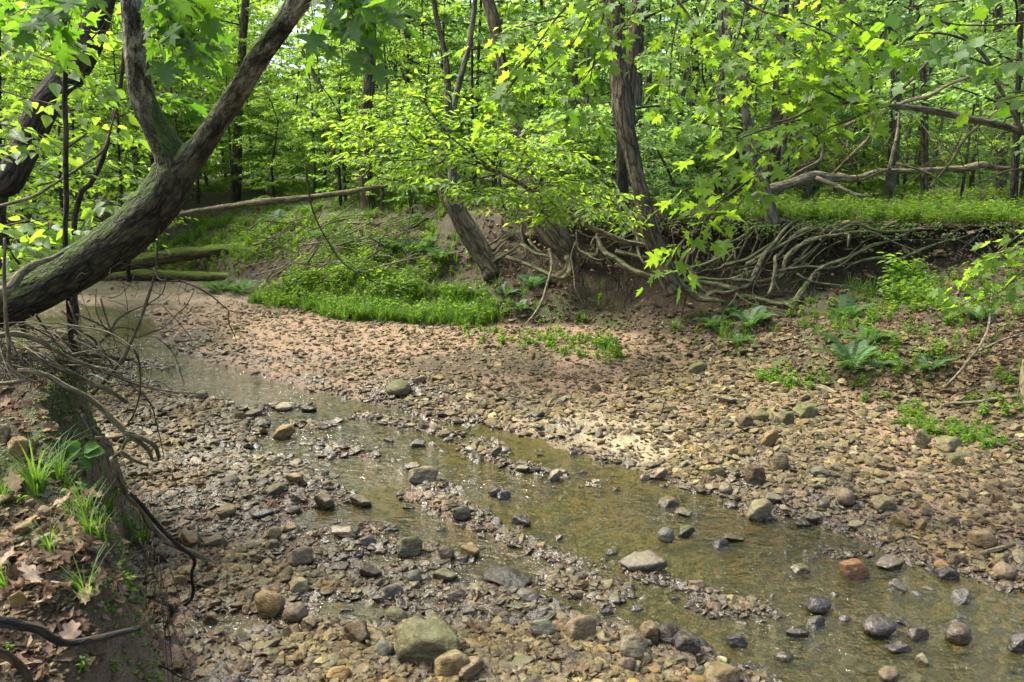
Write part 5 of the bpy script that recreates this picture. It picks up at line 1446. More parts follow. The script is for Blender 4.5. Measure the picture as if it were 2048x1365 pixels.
# ------------------------------------------------------------------ near bank: roots, branches, bare shrub
c0 = lambda l: crop(l, 0, 600, 3.4125)
c7 = lambda l: crop(l, 0, 860, 2.703)
NB = [
    ('bare_branch', c0([(-60, 255), (0, 245), (90, 232), (180, 248), (270, 280), (370, 340), (480, 400), (600, 450), (700, 490), (800, 525), (920, 575), (1050, 605), (1200, 630), (1340, 640), (1420, 645)]), 3.3, 4.3, [10, 10, 10, 9, 9, 8, 7, 6, 5, 3], 'twig_pale', 'long slender bare branch running from the near bank over the gravel'),
    ('bare_branch', c0([(180, 350), (280, 410), (380, 455), (500, 510), (600, 560), (700, 600), (780, 640), (860, 700)]), 3.5, 3.9, [8, 10, 12, 13, 12, 11, 8], 'root', 'mossy grey branch just below the long slender one'),
    ('dark_branch', c0([(120, 480), (220, 490), (330, 520), (430, 580), (520, 625), (600, 670), (680, 730), (740, 790), (800, 850), (870, 910), (950, 970), (1010, 1020), (1040, 1090)]), 3.4, 3.55, [10, 13, 15, 16, 17, 16, 15, 12, 8], 'log_brown', 'thick crooked dark branch sagging from the near bank'),
    ('cut_log', c0([(440, 365), (520, 372), (620, 380), (720, 390), (820, 402), (905, 408)]), 4.5, 4.6, [10, 11, 12, 12, 11], 'root_dark', 'short level log stub jutting out over the gravel'),
    ('broken_log', c0([(390, 225), (450, 245), (520, 270), (580, 295)]), 5.0, 5.0, [20, 22, 18, 10], 'log_brown', 'splintered brown log end beneath the big trunk'),
    ('fallen_limb', c0([(760, 1080), (800, 1190), (840, 1280), (880, 1340), (960, 1420)]) + c7([(800, 500), (900, 600), (1050, 670), (1200, 740), (1350, 765)]), 3.3, 4.15, [8, 12, 15, 16, 16, 14, 9], 'log_pale', 'pale lichen covered limb lying from the near bank down to the cobbles'),
    ('dark_branch', c7([(700, 340), (760, 400), (860, 520), (960, 620), (1050, 700), (1035, 780), (1045, 880), (1010, 940), (940, 950)]), 3.1, 3.7, [9, 10, 10, 9, 8, 7], 'wood_black', 'dark crooked branch lying on the pale limb'),
    ('dead_root', c7([(-80, 1010), (0, 1040), (60, 1045), (120, 1060), (180, 1070), (240, 1095), (290, 1130), (340, 1150), (400, 1150), (470, 1140), (560, 1120), (680, 1090), (760, 1072)]), 2.05, 2.25, [26, 26, 27, 24, 22, 20, 20, 17, 12], 'wood_black', 'blackened root curving along the bottom left bank'),
    ('dead_root', c7([(-60, 1180), (0, 1205), (50, 1230), (100, 1270), (150, 1330), (170, 1400)]), 1.75, 1.85, [20, 22, 20, 16], 'root_dark', 'short brown root in the bottom left corner'),
    ('dead_root', c7([(700, 1250), (800, 1258), (900, 1290), (960, 1330), (1040, 1360)]), 2.6, 2.9, [7, 7, 6, 4], 'wood_black', 'thin black root at the foot of the near bank'),
    ('dead_root', c7([(840, 920), (900, 940), (935, 970), (915, 1020), (890, 1080)]), 2.9, 2.9, [9, 12, 10, 6], 'wood_black', 'black knuckle of root hanging off the near bank'),
    ('bank_root', c0([(560, 780), (600, 850), (640, 900), (680, 960)]), 3.6, 3.6, [8, 12, 14, 10], 'root_dark', 'dark stump of root under the near bank edge'),
]
for i, (nm, pl, y0, y1, ws, mat, lab) in enumerate(NB):
    lone(nm, from_px(pl, y0, y1), [w * .82 for w in ws], mat, lab, 'log' if 'log' in nm else 'root' if 'root' in nm else 'branch', 14, .02, .22, 18, i)
bk_ = [o for o in col.objects if o.get('label', '').startswith('thick crooked dark')][0]
for i, pl in enumerate([c0([(850, 900), (920, 925), (1000, 960), (1060, 1000), (1085, 1080)]), c0([(880, 930), (850, 980), (820, 1040), (780, 1070)]), c0([(820, 1030), (880, 1080), (950, 1110), (1010, 1130)]), c0([(650, 940), (740, 945), (850, 930)])]):
    limb(bk_, from_px(pl, 3.5, 3.55), [9, 8, 6], 'log_brown', 'side_branch', 8, .02, .2, 18, i)
VINE = empty('vine', at(10, 640, 3.0)); tag(VINE, 'pale crooked vine hanging in front of the big leaning trunk at the left', 'vine')
limb(VINE, from_px(c0([(30, -420), (32, -300), (28, -150), (35, 0), (38, 100), (52, 230), (62, 330), (60, 420), (90, 480), (140, 520), (185, 545)]), 2.9, 3.0), [6, 6, 6, 7, 7, 7, 9], 'twig_pale', 'stem', 9, .02, .25, 20, 1)
limb(VINE, from_px(c0([(190, 545), (120, 560), (60, 570), (-60, 575)]), 3.0, 2.9), [8, 9, 9, 9], 'twig_pale', 'stem', 9, .02, .25, 20, 2)
BUSH = empty('bare_shrub', at(200, 900, 4.3)); tag(BUSH, 'bare twiggy shrub standing before the pool at the left', 'shrub')
stems = [([(540, 1080), (700, 900), (750, 810), (790, 720), (830, 620), (850, 560), (880, 470), (900, 400), (915, 320), (920, 250), (930, 120), (945, -60)], 4.3, [7, 7, 6, 6, 5, 4, 3, 3]),
    ([(510, 830), (580, 780), (640, 720), (680, 650), (730, 610), (790, 580), (850, 560), (910, 550)], 4.6, [4, 5, 4, 3, 2]),
    ([(640, 740), (680, 690), (780, 700), (800, 750), (900, 710), (960, 690), (1040, 610), (1090, 560), (1135, 475)], 4.4, [3, 3, 3, 2, 2]),
    ([(700, 310), (790, 330), (870, 345), (960, 380), (1040, 410), (1130, 445), (1200, 480), (1270, 530), (1340, 590), (1420, 600), (1500, 610)], 4.5, [3, 3, 3.5, 3.5, 3, 2, 1.5]),
    ([(1340, 590), (1335, 650), (1360, 710), (1385, 765)], 4.5, [2.5, 2, 1.5]), ([(850, 560), (900, 530), (950, 490), (970, 420), (965, 380)], 4.4, [3, 2.5, 1.5]),
    ([(400, 670), (480, 710), (560, 770), (610, 830), (640, 880), (680, 960)], 4.4, [6, 5, 4, 3]), ([(780, 810), (800, 850), (818, 920), (820, 1060), (800, 1150), (770, 1220), (740, 1265)], 4.0, [3, 4, 3.5, 3]),
    ([(830, 1060), (860, 1110), (890, 1150), (910, 1230), (925, 1290), (940, 1350), (960, 1450)], 3.9, [3, 3, 2]), ([(830, 740), (910, 745), (960, 780), (1000, 820), (1030, 870), (1060, 960), (1080, 1030)], 4.2, [2, 2, 1.5]),
    ([(950, 560), (1010, 620), (1080, 700), (1120, 760), (1115, 830)], 4.3, [1.5, 1.5, 1]), ([(600, 900), (680, 940), (740, 1000), (800, 1060), (840, 1060)], 4.1, [2, 2, 2]), ([(565, 460), (560, 560), (580, 640), (630, 720)], 4.5, [1.5, 2, 2]),
    ([(700, 380), (730, 470), (745, 560), (750, 680), (745, 800)], 4.4, [1, 1.5, 1.5]), ([(640, 520), (700, 500), (760, 440), (790, 370)], 4.5, [1.5, 1.5, 1]), ([(960, 500), (900, 480), (860, 430)], 4.4, [1.2, 1]),
    ([(470, 480), (500, 560), (560, 700)], 4.6, [1.2, 1.2, 1]), ([(900, 1000), (960, 1020), (1020, 1080), (1100, 1200)], 4.0, [1.5, 1.2, 1]), ([(620, 1040), (700, 1020), (800, 1025), (900, 1050), (1010, 1100)], 4.0, [2, 2, 1.2])]
for i, (pl, Y, ws) in enumerate(stems):
    limb(BUSH, from_px(c4(pl), Y - .1, Y + .1), ws, 'twig', 'stem', 7, .04, .15, 20, i)
for i in range(110):
    g = np.random.default_rng(900 + i)
    x0, y0 = g.uniform(150, 420), g.uniform(540, 960)
    a = g.uniform(0, 6.28); L = g.uniform(20, 70)
    pl = [(x0, y0), (x0 + math.cos(a) * L * .5 + g.normal(0, 4), y0 + math.sin(a) * L * .5 + g.normal(0, 4)), (x0 + math.cos(a + .4) * L, y0 + math.sin(a + .4) * L)]
    limb(BUSH, from_px(pl, 4.4 + g.normal(0, .2), 4.4 + g.normal(0, .2)), [1.3, 1.1, .7], 'twig', 'twig', 4, .08, .1, 10, i)

def twig_mat():
    o = empty('twig_heap', at(90, 700, 4.2)); tag(o, 'mat of dead twigs lying over the root mass at the left', 'brush')
    for i in range(90):
        g = np.random.default_rng(1300 + i)
        x0, y0 = g.uniform(-20, 230), g.uniform(650, 760); a = g.normal(.35, .45); L = g.uniform(50, 160)
        pl = [(x0 - L / 2 * math.cos(a), y0 - L / 2 * math.sin(a)), (x0 + g.normal(0, 6), y0 + g.normal(0, 6)), (x0 + L / 2 * math.cos(a), y0 + L / 2 * math.sin(a) + 8)]
        Yb = 3.7 + g.uniform(0, .6)
        limb(o, from_px(pl, Yb, Yb + g.normal(0, .15)), [g.uniform(1.5, 5), 3, 1], ['twig_pale', 'twig', 'root_dark'][i % 3], 'twig', 5, .05, .2, 20, i)
twig_mat()
# the long bent branch at the left, and its companion
lone('bare_branch', from_px([(-20, 418), (35, 403), (70, 392), (105, 370), (137, 350), (175, 325), (207, 300), (222, 255), (232, 218)], 5.2, 5.0), [6, 6, 5, 5, 5, 4, 3], 'twig_pale', 'bent pale branch behind the slim dark stem at the left', 'branch', 8, .03)
lone('bare_branch', from_px([(160, 460), (180, 430), (205, 400), (215, 385)], 5.1, 5.1), [3, 3, 2], 'twig_pale', 'short pale twig under the bent pale branch', 'branch', 6, .03)
# ------------------------------------------------------------------ leaning elm with its bright layered sprays
ELM = empty('leaning_elm', at(1288, 490, 10.0)); tag(ELM, 'slender leaning elm with bright layered sprays over the middle of the creek', 'tree')
eb = np.array(ELM.location)
limb(ELM, from_px([(1298, 492), (1270, 488), (1248, 484), (1210, 468), (1175, 452), (1145, 434), (1098, 400), (1074, 388), (1026, 359), (975, 335), (944, 318), (925, 305)], 10.0, 8.4), [11, 12, 12, 11, 11, 10, 9, 8, 7, 6, 5, 4], 'log_pale', 'trunk', 14, .03, .2, 16, 3)
ES = [([(1026, 359), (930, 325), (850, 305), (760, 285), (700, 268), (655, 248)], 8.3), ([(990, 342), (920, 290), (860, 245), (800, 215), (760, 195), (722, 195)], 8.2), ([(1000, 348), (920, 365), (850, 372), (780, 360), (740, 350)], 8.0),
      ([(900, 275), (870, 235), (850, 205), (858, 165)], 8.1), ([(944, 318), (860, 290), (790, 275), (730, 275), (680, 285)], 8.5), ([(1050, 372), (980, 390), (920, 380), (860, 352)], 7.9),
      ([(960, 325), (900, 310), (830, 320), (760, 320), (700, 305)], 8.1), ([(1026, 359), (1050, 300), (1030, 270), (990, 255)], 8.6), ([(1000, 345), (950, 285), (930, 250), (910, 225)], 8.4), ([(1040, 362), (1100, 325), (1160, 330), (1220, 355)], 8.8),
      ([(1060, 380), (1120, 360), (1190, 370), (1250, 395)], 8.7), ([(1100, 402), (1160, 390), (1220, 400), (1260, 420)], 9.0), ([(1074, 390), (1100, 370), (1150, 400), (1190, 430)], 8.5), ([(1120, 418), (1090, 430), (1070, 400), (1050, 395)], 8.6),
      ([(1060, 376), (1020, 400), (990, 380), (950, 390)], 8.3), ([(1030, 360), (1060, 330), (1110, 300), (1150, 310)], 8.6), ([(1150, 436), (1190, 420), (1240, 440), (1260, 455)], 9.2), ([(985, 338), (1000, 300), (1040, 310), (1080, 290)], 8.3),
      ([(930, 308), (870, 330), (820, 345), (770, 335)], 8.3), ([(850, 300), (800, 250), (750, 235), (700, 240)], 8.4), ([(1130, 425), (1090, 400), (1110, 440), (1075, 415)], 8.7)]
cur, PP, FF, UU, SS = [], [], [], [], []
for i, (pl, y) in enumerate(ES):
    c, P, F, U, S = grow_spray(None, None, 0, 20, .42, 12, .082, droop=.06, flat=.5, curve_pts=from_px(pl, y + .3, y - .3), seed=300 + i, hang=.22, leafy=.05)
    cur.append(c); PP.append(P); FF.append(F); UU.append(U); SS.append(S)
foliate(ELM, eb, cur, np.vstack(PP), np.vstack(FF), np.vstack(UU), np.concatenate(SS), OVAL, 'elm', 'twig', r0=.01)

# ------------------------------------------------------------------ boughs reaching in over the creek
def bough(name, label, sprays, shape, mat, size, per, nt, tl, seed, flat=.45, hang=.5, stem=None, droop=.25, cap=300):
    base = from_px([sprays[0][0][0]], sprays[0][1])[0]
    o = empty(name, base); tag(o, label, 'branch')
    cur, PP, FF, UU, SS = [], [], [], [], []
    for i, (pl, y) in enumerate(sprays):
        c, P, F, U, S = grow_spray(None, None, 0, nt, tl, per, size, droop=droop, flat=flat, curve_pts=from_px(pl, y, y - .25), seed=seed + i, hang=hang, leafy=.08)
        cur.append(c); PP.append(P); FF.append(F); UU.append(U); SS.append(S)
    foliate(o, base, cur, np.vstack(PP), np.vstack(FF), np.vstack(UU), np.concatenate(SS), shape, mat, 'twig', r0=.007, rt=.002, cap=cap)
    for (pl, y0, y1, ws, m) in (stem or []):
        limb(o, from_px(pl, y0, y1), ws, m, 'bough', 14, .03, .15, 16, 2)
    return o
bough('maple_bough', 'yellow green maple spray hanging at the top centre beside the hooked trunk', [
    ([(1300, -60), (1200, 5), (1100, 40), (1010, 65), (940, 100)], 5.2), ([(1180, -40), (1110, 40), (1060, 110), (1010, 160), (985, 200)], 5.0), ([(1210, -50), (1150, 80), (1080, 150), (1010, 190)], 5.3), ([(1060, 120), (1030, 160), (1010, 190), (1005, 215)], 5.0)],
    MAPLE, 'maple', .088, 6, 10, .34, 700, hang=.35, flat=.4)
bough('maple_bough', 'maple spray in front of the top of the stout leaning tree', [
    ([(1330, -60), (1240, 60), (1190, 130), (1150, 190), (1170, 240)], 5.4), ([(1230, -60), (1200, 60), (1180, 160), (1160, 230)], 5.2), ([(1280, -60), (1190, 20), (1130, 60), (1090, 110)], 5.6), ([(1380, -60), (1350, 60), (1340, 150), (1340, 220)], 5.3)],
    MAPLE, 'maple', .088, 6, 10, .34, 720, hang=.35, flat=.4)
bough('maple_bough', 'maple spray right of the stout leaning tree reaching down to the crooked slender tree', [
    ([(1440, -60), (1400, 40), (1380, 120), (1370, 190)], 5.8), ([(1500, -60), (1480, 60), (1450, 130), (1420, 200), (1400, 240)], 5.6), ([(1560, -60), (1520, 40), (1500, 130), (1480, 200)], 5.9), ([(1340, -20), (1392, 48), (1444, 85), (1485, 116), (1553, 137)], 5.2), ([(1470, 60), (1540, 110), (1590, 160), (1620, 210)], 5.6)],
    MAPLE, 'maple', .085, 7, 11, .36, 740, hang=.35, flat=.4)
bough('maple_bough', 'maple spray across the top right above the grey bough', [
    ([(1470, -10), (1518, 20), (1587, 41), (1645, 61), (1700, 90), (1740, 130)], 5.0), ([(1560, -60), (1640, 0), (1700, 40), (1760, 80), (1800, 100)], 5.3), ([(1700, -60), (1680, 20), (1650, 90), (1620, 150)], 5.6), ([(1600, 50), (1640, 110), (1660, 160), (1700, 190)], 5.2), ([(1540, 60), (1590, 110), (1650, 150), (1690, 170)], 5.5), ([(1480, 150), (1540, 180), (1600, 200), (1640, 230)], 5.6)],
    MAPLE, 'maple', .085, 7, 11, .36, 760, hang=.35, flat=.4)
GREY = bough('grey_bough', 'smooth grey bough reaching in from the right with drooping lobed leaves', [
    ([(1792, 213), (1690, 205), (1638, 212), (1587, 236), (1546, 246)], 5.0), ([(1587, 236), (1570, 280), (1540, 325), (1502, 376), (1478, 410)], 4.9), ([(1600, 240), (1520, 262), (1450, 290), (1390, 315)], 4.9),
    ([(1560, 290), (1480, 325), (1420, 350), (1370, 380)], 4.8), ([(1530, 340), (1460, 390), (1410, 430), (1385, 470)], 4.8), ([(1440, 410), (1400, 450), (1360, 490), (1335, 535)], 4.7), ([(1700, 205), (1620, 170), (1560, 160), (1500, 180)], 5.1), ([(1758, 212), (1700, 240), (1650, 260), (1600, 300)], 5.0), ([(1500, 260), (1420, 250), (1390, 235)], 5.0)],
    MAPLE, 'maple', .095, 6, 6, .32, 780, hang=.4, flat=.45,
    stem=[([(2130, 290), (2048, 264), (1980, 247), (1895, 228), (1840, 218), (1792, 213), (1758, 212), (1690, 205), (1638, 212), (1587, 236), (1546, 246)], 5.2, 5.0, [15, 14, 14, 13, 12, 10, 8, 7, 6, 5, 4], 'trunk_grey'),
          ([(1587, 236), (1570, 280), (1540, 325), (1502, 376), (1478, 410), (1461, 444), (1430, 470)], 5.0, 4.85, [4, 4, 3, 3, 2], 'twig'),
          ([(2044, 258), (2014, 205), (1997, 171), (1980, 130), (1950, 92), (1912, 58), (1880, 41), (1850, 30)], 5.1, 5.3, [7, 8, 8, 7, 6, 5, 3], 'trunk_grey')])
bough('broadleaf_bough', 'cool green broad leaved spray at the top right corner', [
    ([(2100, 40), (2000, 50), (1920, 50), (1850, 40), (1790, 60)], 5.0), ([(2100, -30), (2000, -10), (1900, 5), (1810, 20)], 5.2), ([(1980, 130), (1920, 110), (1860, 90), (1800, 95)], 5.0), ([(2100, 150), (2040, 120), (2000, 130), (1960, 150)], 5.1), ([(1950, 90), (1900, 70), (1830, 70), (1780, 110), (1740, 150)], 5.1), ([(2120, 200), (2060, 190), (2010, 200)], 5.0)],
    TULIP, 'tulip', .088, 6, 6, .32, 800, hang=.6)
bough('maple_bough', 'drooping maple spray at the right edge above the littered slope', [
    ([(2120, 420), (2040, 470), (1990, 510), (1930, 560), (1890, 600)], 7.0), ([(2110, 470), (2030, 500), (1980, 520), (1960, 560)], 6.8), ([(2120, 500), (2050, 540), (1990, 590), (1920, 610)], 6.9)],
    MAPLE, 'maple', .105, 5, 11, .34, 820, hang=.5)
bough('leafy_bough', 'shaded oval leaved spray at the far left top', [
    ([(-60, -30), (20, 20), (90, 50), (170, 60)], 5.6), ([(-60, 60), (20, 90), (90, 120), (180, 150)], 5.5), ([(-60, 160), (30, 190), (110, 210), (190, 230)], 5.7), ([(131, 120), (170, 90), (200, 60), (220, 30)], 5.5), ([(132, 200), (170, 180), (200, 170), (215, 190)], 5.5), ([(-60, 300), (20, 290), (80, 300), (150, 330)], 5.8), ([(130, 300), (170, 270), (210, 240), (240, 230)], 5.6),
    ([(-50, 240), (10, 250), (60, 260), (110, 290)], 5.6), ([(60, -60), (80, 0), (100, 50), (110, 100)], 5.5)],
    BROAD, 'sapling', .095, 6, 9, .30, 840, hang=.4)
bough('leafy_bough', 'low leafy shoots above the big trunk at the left edge', [
    ([(-60, 470), (20, 450), (80, 440), (130, 460)], 4.9), ([(130, 500), (160, 470), (200, 450), (230, 460)], 5.0), ([(-40, 520), (20, 500), (70, 490), (100, 500)], 5.0), ([(60, 560), (40, 530), (20, 500), (30, 470)], 5.0), ([(180, 420), (220, 400), (240, 390)], 5.2)],
    BROAD, 'sapling', .10, 5, 7, .26, 860, hang=.5)

# ------------------------------------------------------------------ ferns
def frond_mesh(seed):
    g = np.random.default_rng(seed)
    n = 19; V, T_, ti = [], [], []
    def arc(s): return np.array([0, s * .95 - .10 * s * s, .62 * s - .62 * s * s])
    for i in range(n):
        s = .12 + .86 * i / (n - 1)
        p = arc(s); L = .24 * math.sin(math.pi * min(1, s * .8 + .17)) + .015
        for sg in (-1, 1):
            d = np.array([sg, .35, -.12 + g.normal(0, .06)]); d /= np.linalg.norm(d)
            w = np.array([0, 1, .1]) * .030
            k = len(V)
            V += [p, p + d * L * .45 + w, p + d * L, p + d * L * .45 - w]; T_ += [(k, k + 1, k + 2), (k, k + 2, k + 3)]
    k = len(V)
    for i in range(9):
        s = i / 8; p = arc(s); r = .008 * (1 - s * .8)
        V += [p + [r, 0, 0], p + [-r, 0, 0], p + [0, 0, -r]]
    for i in range(8):
        a = k + i * 3
        for q, w in ((0, 1), (1, 2), (2, 0)): T_ += [(a + q, a + w, a + 3 + w), (a + q, a + 3 + w, a + 3 + q)]
    return make_mesh('frond', np.array(V), None, np.array(T_), {'tint': ('FLOAT', np.zeros(len(V)))}, shade=False)
FROND = [frond_mesh(i) for i in range(3)]
def fern(px, py, size, label, n=9, off=.0, spread=1.0):
    h = hit([(px, py)])[0]
    o = empty('fern', (h[0], h[1] - off, gz(h[0], h[1] - off) - .02), random.uniform(0, 6)); tag(o, label, 'fern')
    for k in range(n):
        a = 6.283 * k / n + random.uniform(-.25, .25); s = size * random.uniform(.7, 1.1)
        link('frond', FROND[k % 3], M['fern'], o, (0, 0, 0), (random.uniform(.15, .75), random.uniform(-.2, .2), a), (s, s, s * random.uniform(.9, 1.3)))
    return o
for px, py, s, lab in [(1428, 655, .38, 'blue green fern, left of the pair beneath the hanging roots'), (1503, 655, .45, 'blue green fern, right of the pair beneath the hanging roots'), (1465, 628, .30, 'small fern tucked between the paired ferns'),
    (1690, 640, .42, 'upper fern on the middle of the right slope'), (1705, 735, .52, 'large fern drooping at the foot of the right slope'), (1735, 690, .40, 'fern between the upper and the large drooping one'), (1800, 610, .34, 'fern beside the leafy seedling high on the right slope'),
    (1065, 575, .36, 'fern just left of the pale hanging root'), (1010, 590, .34, 'fern at the left foot of the hooked tree'), (950, 590, .3, 'fern on the leaf litter under the double trunked tree'),
    (835, 505, .55, 'large fern high on the slope left of the double trunked tree'), (775, 505, .5, 'fern beside the leaning pale stick'), (700, 500, .5, 'fern at the edge of the brush pile'), (640, 480, .45, 'fern above the brush pile'),
    (440, 585, .55, 'drooping fern under the sunken log, left one'), (480, 588, .55, 'drooping fern under the sunken log, right one'), (1480, 690, .28, 'little fern on the toe of the bank below the pair'),
    (560, 455, .55, 'fern beside the upper end of the shorter mossy log'), (620, 430, .5, 'fern above the forked branch of the mossy log'), (880, 520, .42, 'fern between the double trunk and the large left slope fern'), (820, 460, .5, 'fern on the top of the left slope under the bright elm sprays'), (740, 550, .4, 'fern behind the bright herb patch'), (1040, 620, .28, 'little fern right of the herb patch'),
    (1960, 640, .34, 'fern near the right edge among the slope herbs'), (1860, 740, .3, 'small fern low on the right slope')]:
    fern(px, py, s, lab)

# ------------------------------------------------------------------ herbs, grass, litter: what nobody could count
def herb_mesh(seed, H=.22, n_stem=5, lv=7, size=.06, shape=None):
    g = np.random.default_rng(seed); P, F, U, S = [], [], [], []; mb = MB()
    for k in range(n_stem):
        a = g.uniform(0, 6.28); le = g.uniform(.05, .35); h = H * g.uniform(.6, 1.15)
        top = np.array([math.cos(a) * le * h, math.sin(a) * le * h, h]); b0 = np.array([math.cos(a) * .02, math.sin(a) * .02, 0])
        mb.tube([b0, b0 * .5 + top * .5, top], [.003, .002, .0012], 3, .2)
        for i in range(lv):
            f = .3 + .7 * i / (lv - 1); p = b0 + (top - b0) * f; aa = a + i * 2.4 + g.normal(0, .3)
            P.append(p); F.append((math.cos(aa), math.sin(aa), g.uniform(-.25, .3))); U.append((g.normal(0, .3), g.normal(0, .3), 1)); S.append(size * g.uniform(.6, 1.2))
    V, T_, ti = leaf_arrays(shape or OVAL, np.array(P), np.array(F), np.array(U), np.array(S), g.random(len(P)))
    Vm, Qm, Tm = np.vstack(mb.v), np.vstack(mb.q), np.vstack(mb.t)
    me = make_mesh('herb', np.vstack([V, Vm]), Qm + len(V), np.vstack([T_, Tm + len(V)]), {'tint': ('FLOAT', np.concatenate([ti, np.zeros(len(Vm))]))}, shade=False)
    me.materials.append(M['herb']); return me
def grass_mesh(seed, n=26, H=.2, w=.004, mat='grass', lean=.8):
    g = np.random.default_rng(seed); V, Q = [], []
    for k in range(n):
        a = g.uniform(0, 6.28); h = H * g.uniform(.5, 1.15); l = g.uniform(.2, lean); r = g.uniform(0, .03)
        d = np.array([math.cos(a), math.sin(a), 0]); sd_ = np.array([-math.sin(a), math.cos(a), 0])
        for i in range(5):
            t = i / 4; p = d * (r + h * l * t * t * 1.1) + np.array([0, 0, h * (t - .45 * l * t ** 2.6)])
            ww = w * (1 - t * .9); V += [p - sd_ * ww, p + sd_ * ww]
        k0 = len(V) - 10
        for i in range(4): Q.append((k0 + 2 * i, k0 + 2 * i + 1, k0 + 2 * i + 3, k0 + 2 * i + 2))
    me = make_mesh('grass_tuft', np.array(V), np.array(Q), None, {'tint': ('FLOAT', np.repeat(g.random(n), 10))}, shade=False)
    me.materials.append(M[mat]); return me
HERBS = [herb_mesh(i, .24, 6, 8, .046) for i in range(3)] + [herb_mesh(9, .30, 4, 6, .06), grass_mesh(13, 24, .26, .0035), grass_mesh(14, 14, .34, .003)]
LOWHERB = [herb_mesh(i + 20, .09, 6, 5, .034) for i in range(3)] + [grass_mesh(3, 18, .12, .003)]
GRASSES = [grass_mesh(i, 24, .2, .0035) for i in range(3)]
def in_px_poly(pix, n, margin=0):
    """ground points spread over a patch outlined in the photograph, laid out on the ground itself"""
    h = hit(pix)
    lo, hi = h.min(0), h.max(0)
    x = rng.uniform(lo[0], hi[0], n * 6); y = rng.uniform(lo[1], hi[1], n * 6)
    d = signed(h, x, y) + .22 * n2(x, y, 1.8, 19, 3)
    k = (d > 0) & (rng.random(len(x)) < .25 + 1.5 * np.clip(d, 0, .5)); x, y = x[k][:n], y[k][:n]
    return x, y
def rnd_rot(n, tilt=.15): return np.stack([rng.normal(0, tilt, n), rng.normal(0, tilt, n), rng.uniform(0, 6.28, n)], 1)
def patch(name, label, pieces, templates, zoff=-.01):
    P, S, I = [], [], []
    for x, y, s0, s1 in pieces:
        n = len(x); s = rng.uniform(s0, s1, n)
        P.append(np.stack([x, y, ground(x, y) + zoff], 1)); S.append(np.stack([s, s, s], 1)); I.append(rng.integers(0, len(templates), n))
    P = np.vstack(P); scatter(name, P, rnd_rot(len(P)), np.vstack(S), np.concatenate(I), templates, None, label)
D1 = [(548, 585), (600, 555), (650, 545), (760, 552), (860, 590), (960, 600), (1040, 640), (1060, 660), (900, 655), (760, 645), (640, 640), (560, 625), (500, 605)]
patch('ground_cover', 'bright green jewelweed like herbs crowding the toe of the bank', [
    (*in_px_poly(D1, 650), .4, 1.1), (*in_px_poly([(560, 600), (620, 570), (760, 570), (840, 600), (820, 600), (640, 600)], 320), .7, 1.4),
    (*in_px_poly([(1640, 650), (1720, 600), (1850, 560), (1990, 560), (2040, 700), (1900, 760), (1760, 740), (1660, 700)], 110), .3, .8),
    (*in_px_poly([(1760, 560), (1840, 540), (1860, 600), (1800, 620)], 50), .8, 1.3),
    (*in_px_poly([(560, 560), (620, 500), (700, 500), (900, 560), (800, 570)], 260), .4, 1.0),
    (*in_px_poly([(200, 500), (240, 480), (420, 450), (560, 440), (640, 470), (520, 520)], 500), .5, 1.0), (*in_px_poly([(560, 560), (620, 470), (700, 440), (800, 430), (900, 450), (1000, 560)], 130), .35, 1.0)], HERBS)
def flat_cover():
    n = 6500; b = rng.uniform(-.75, .8, n); lip = bank_at(b)[2]
    y = lip + .1 + (26 - lip) * rng.random(n) ** 1.7; x = b * y
    k = (n2(x, y, .45, 57, 3) > -.12 - .25 * (b > .3)) ; x, y = x[k], y[k]
    return x, y, .35, 1.15
def near_rim():
    n = 500; b = rng.uniform(.25, .8, n); lip = bank_at(b)[2]; y = lip + rng.random(n) * 2.4; return b * y, y, .35, .8
patch('undergrowth', 'low green herbs carpeting the forest floor above the bank', [flat_cover(), near_rim()], HERBS)
def sparse(n, t0, t1, th, seed):
    x, y = bed_points(n * 5, 3.5, 16, -.5, .8)
    g, d, t, u, m, dl = ground(x, y, True)
    k = (t > t0) & (t < t1) & (m < .05) & (d > .3) & (n2(x, y, 1.4, seed, 3) > th)
    return x[k][:n], y[k][:n]
patch('low_weeds', 'sparse small weeds on the slope and the gravel edge', [
    (*sparse(1500, .05, .97, .16, 81), .5, 1.4), (*in_px_poly([(1700, 790), (1800, 790), (1960, 860), (2040, 900), (1900, 900), (1780, 840)], 130), .5, 1.1), (*in_px_poly([(1500, 745), (1600, 740), (1720, 775), (1640, 790), (1540, 770)], 160), .6, 1.2),
    (*in_px_poly([(900, 650), (1060, 660), (1250, 690), (1180, 720), (1000, 700)], 120), .6, 1.2), (*in_px_poly([(1190, 680), (1240, 685), (1260, 720), (1210, 725)], 22), 1.0, 1.8), (*in_px_poly([(330, 440), (560, 400), (860, 400), (1000, 480), (960, 560), (700, 540), (560, 520)], 380), .7, 1.8)], LOWHERB)
patch('slope_grass', 'thin grass tufts on the shaded slope and the bank toe', [(*in_px_poly(D1, 480), .6, 1.4), (*sparse(800, .15, .98, .0, 83), .5, 1.3), (*in_px_poly([(580, 600), (900, 600), (1060, 640), (900, 650), (640, 640)], 420), .7, 1.7), (*in_px_poly([(330, 440), (560, 400), (860, 400), (1000, 480), (960, 560), (700, 540), (560, 520)], 260), .7, 1.7)], GRASSES)

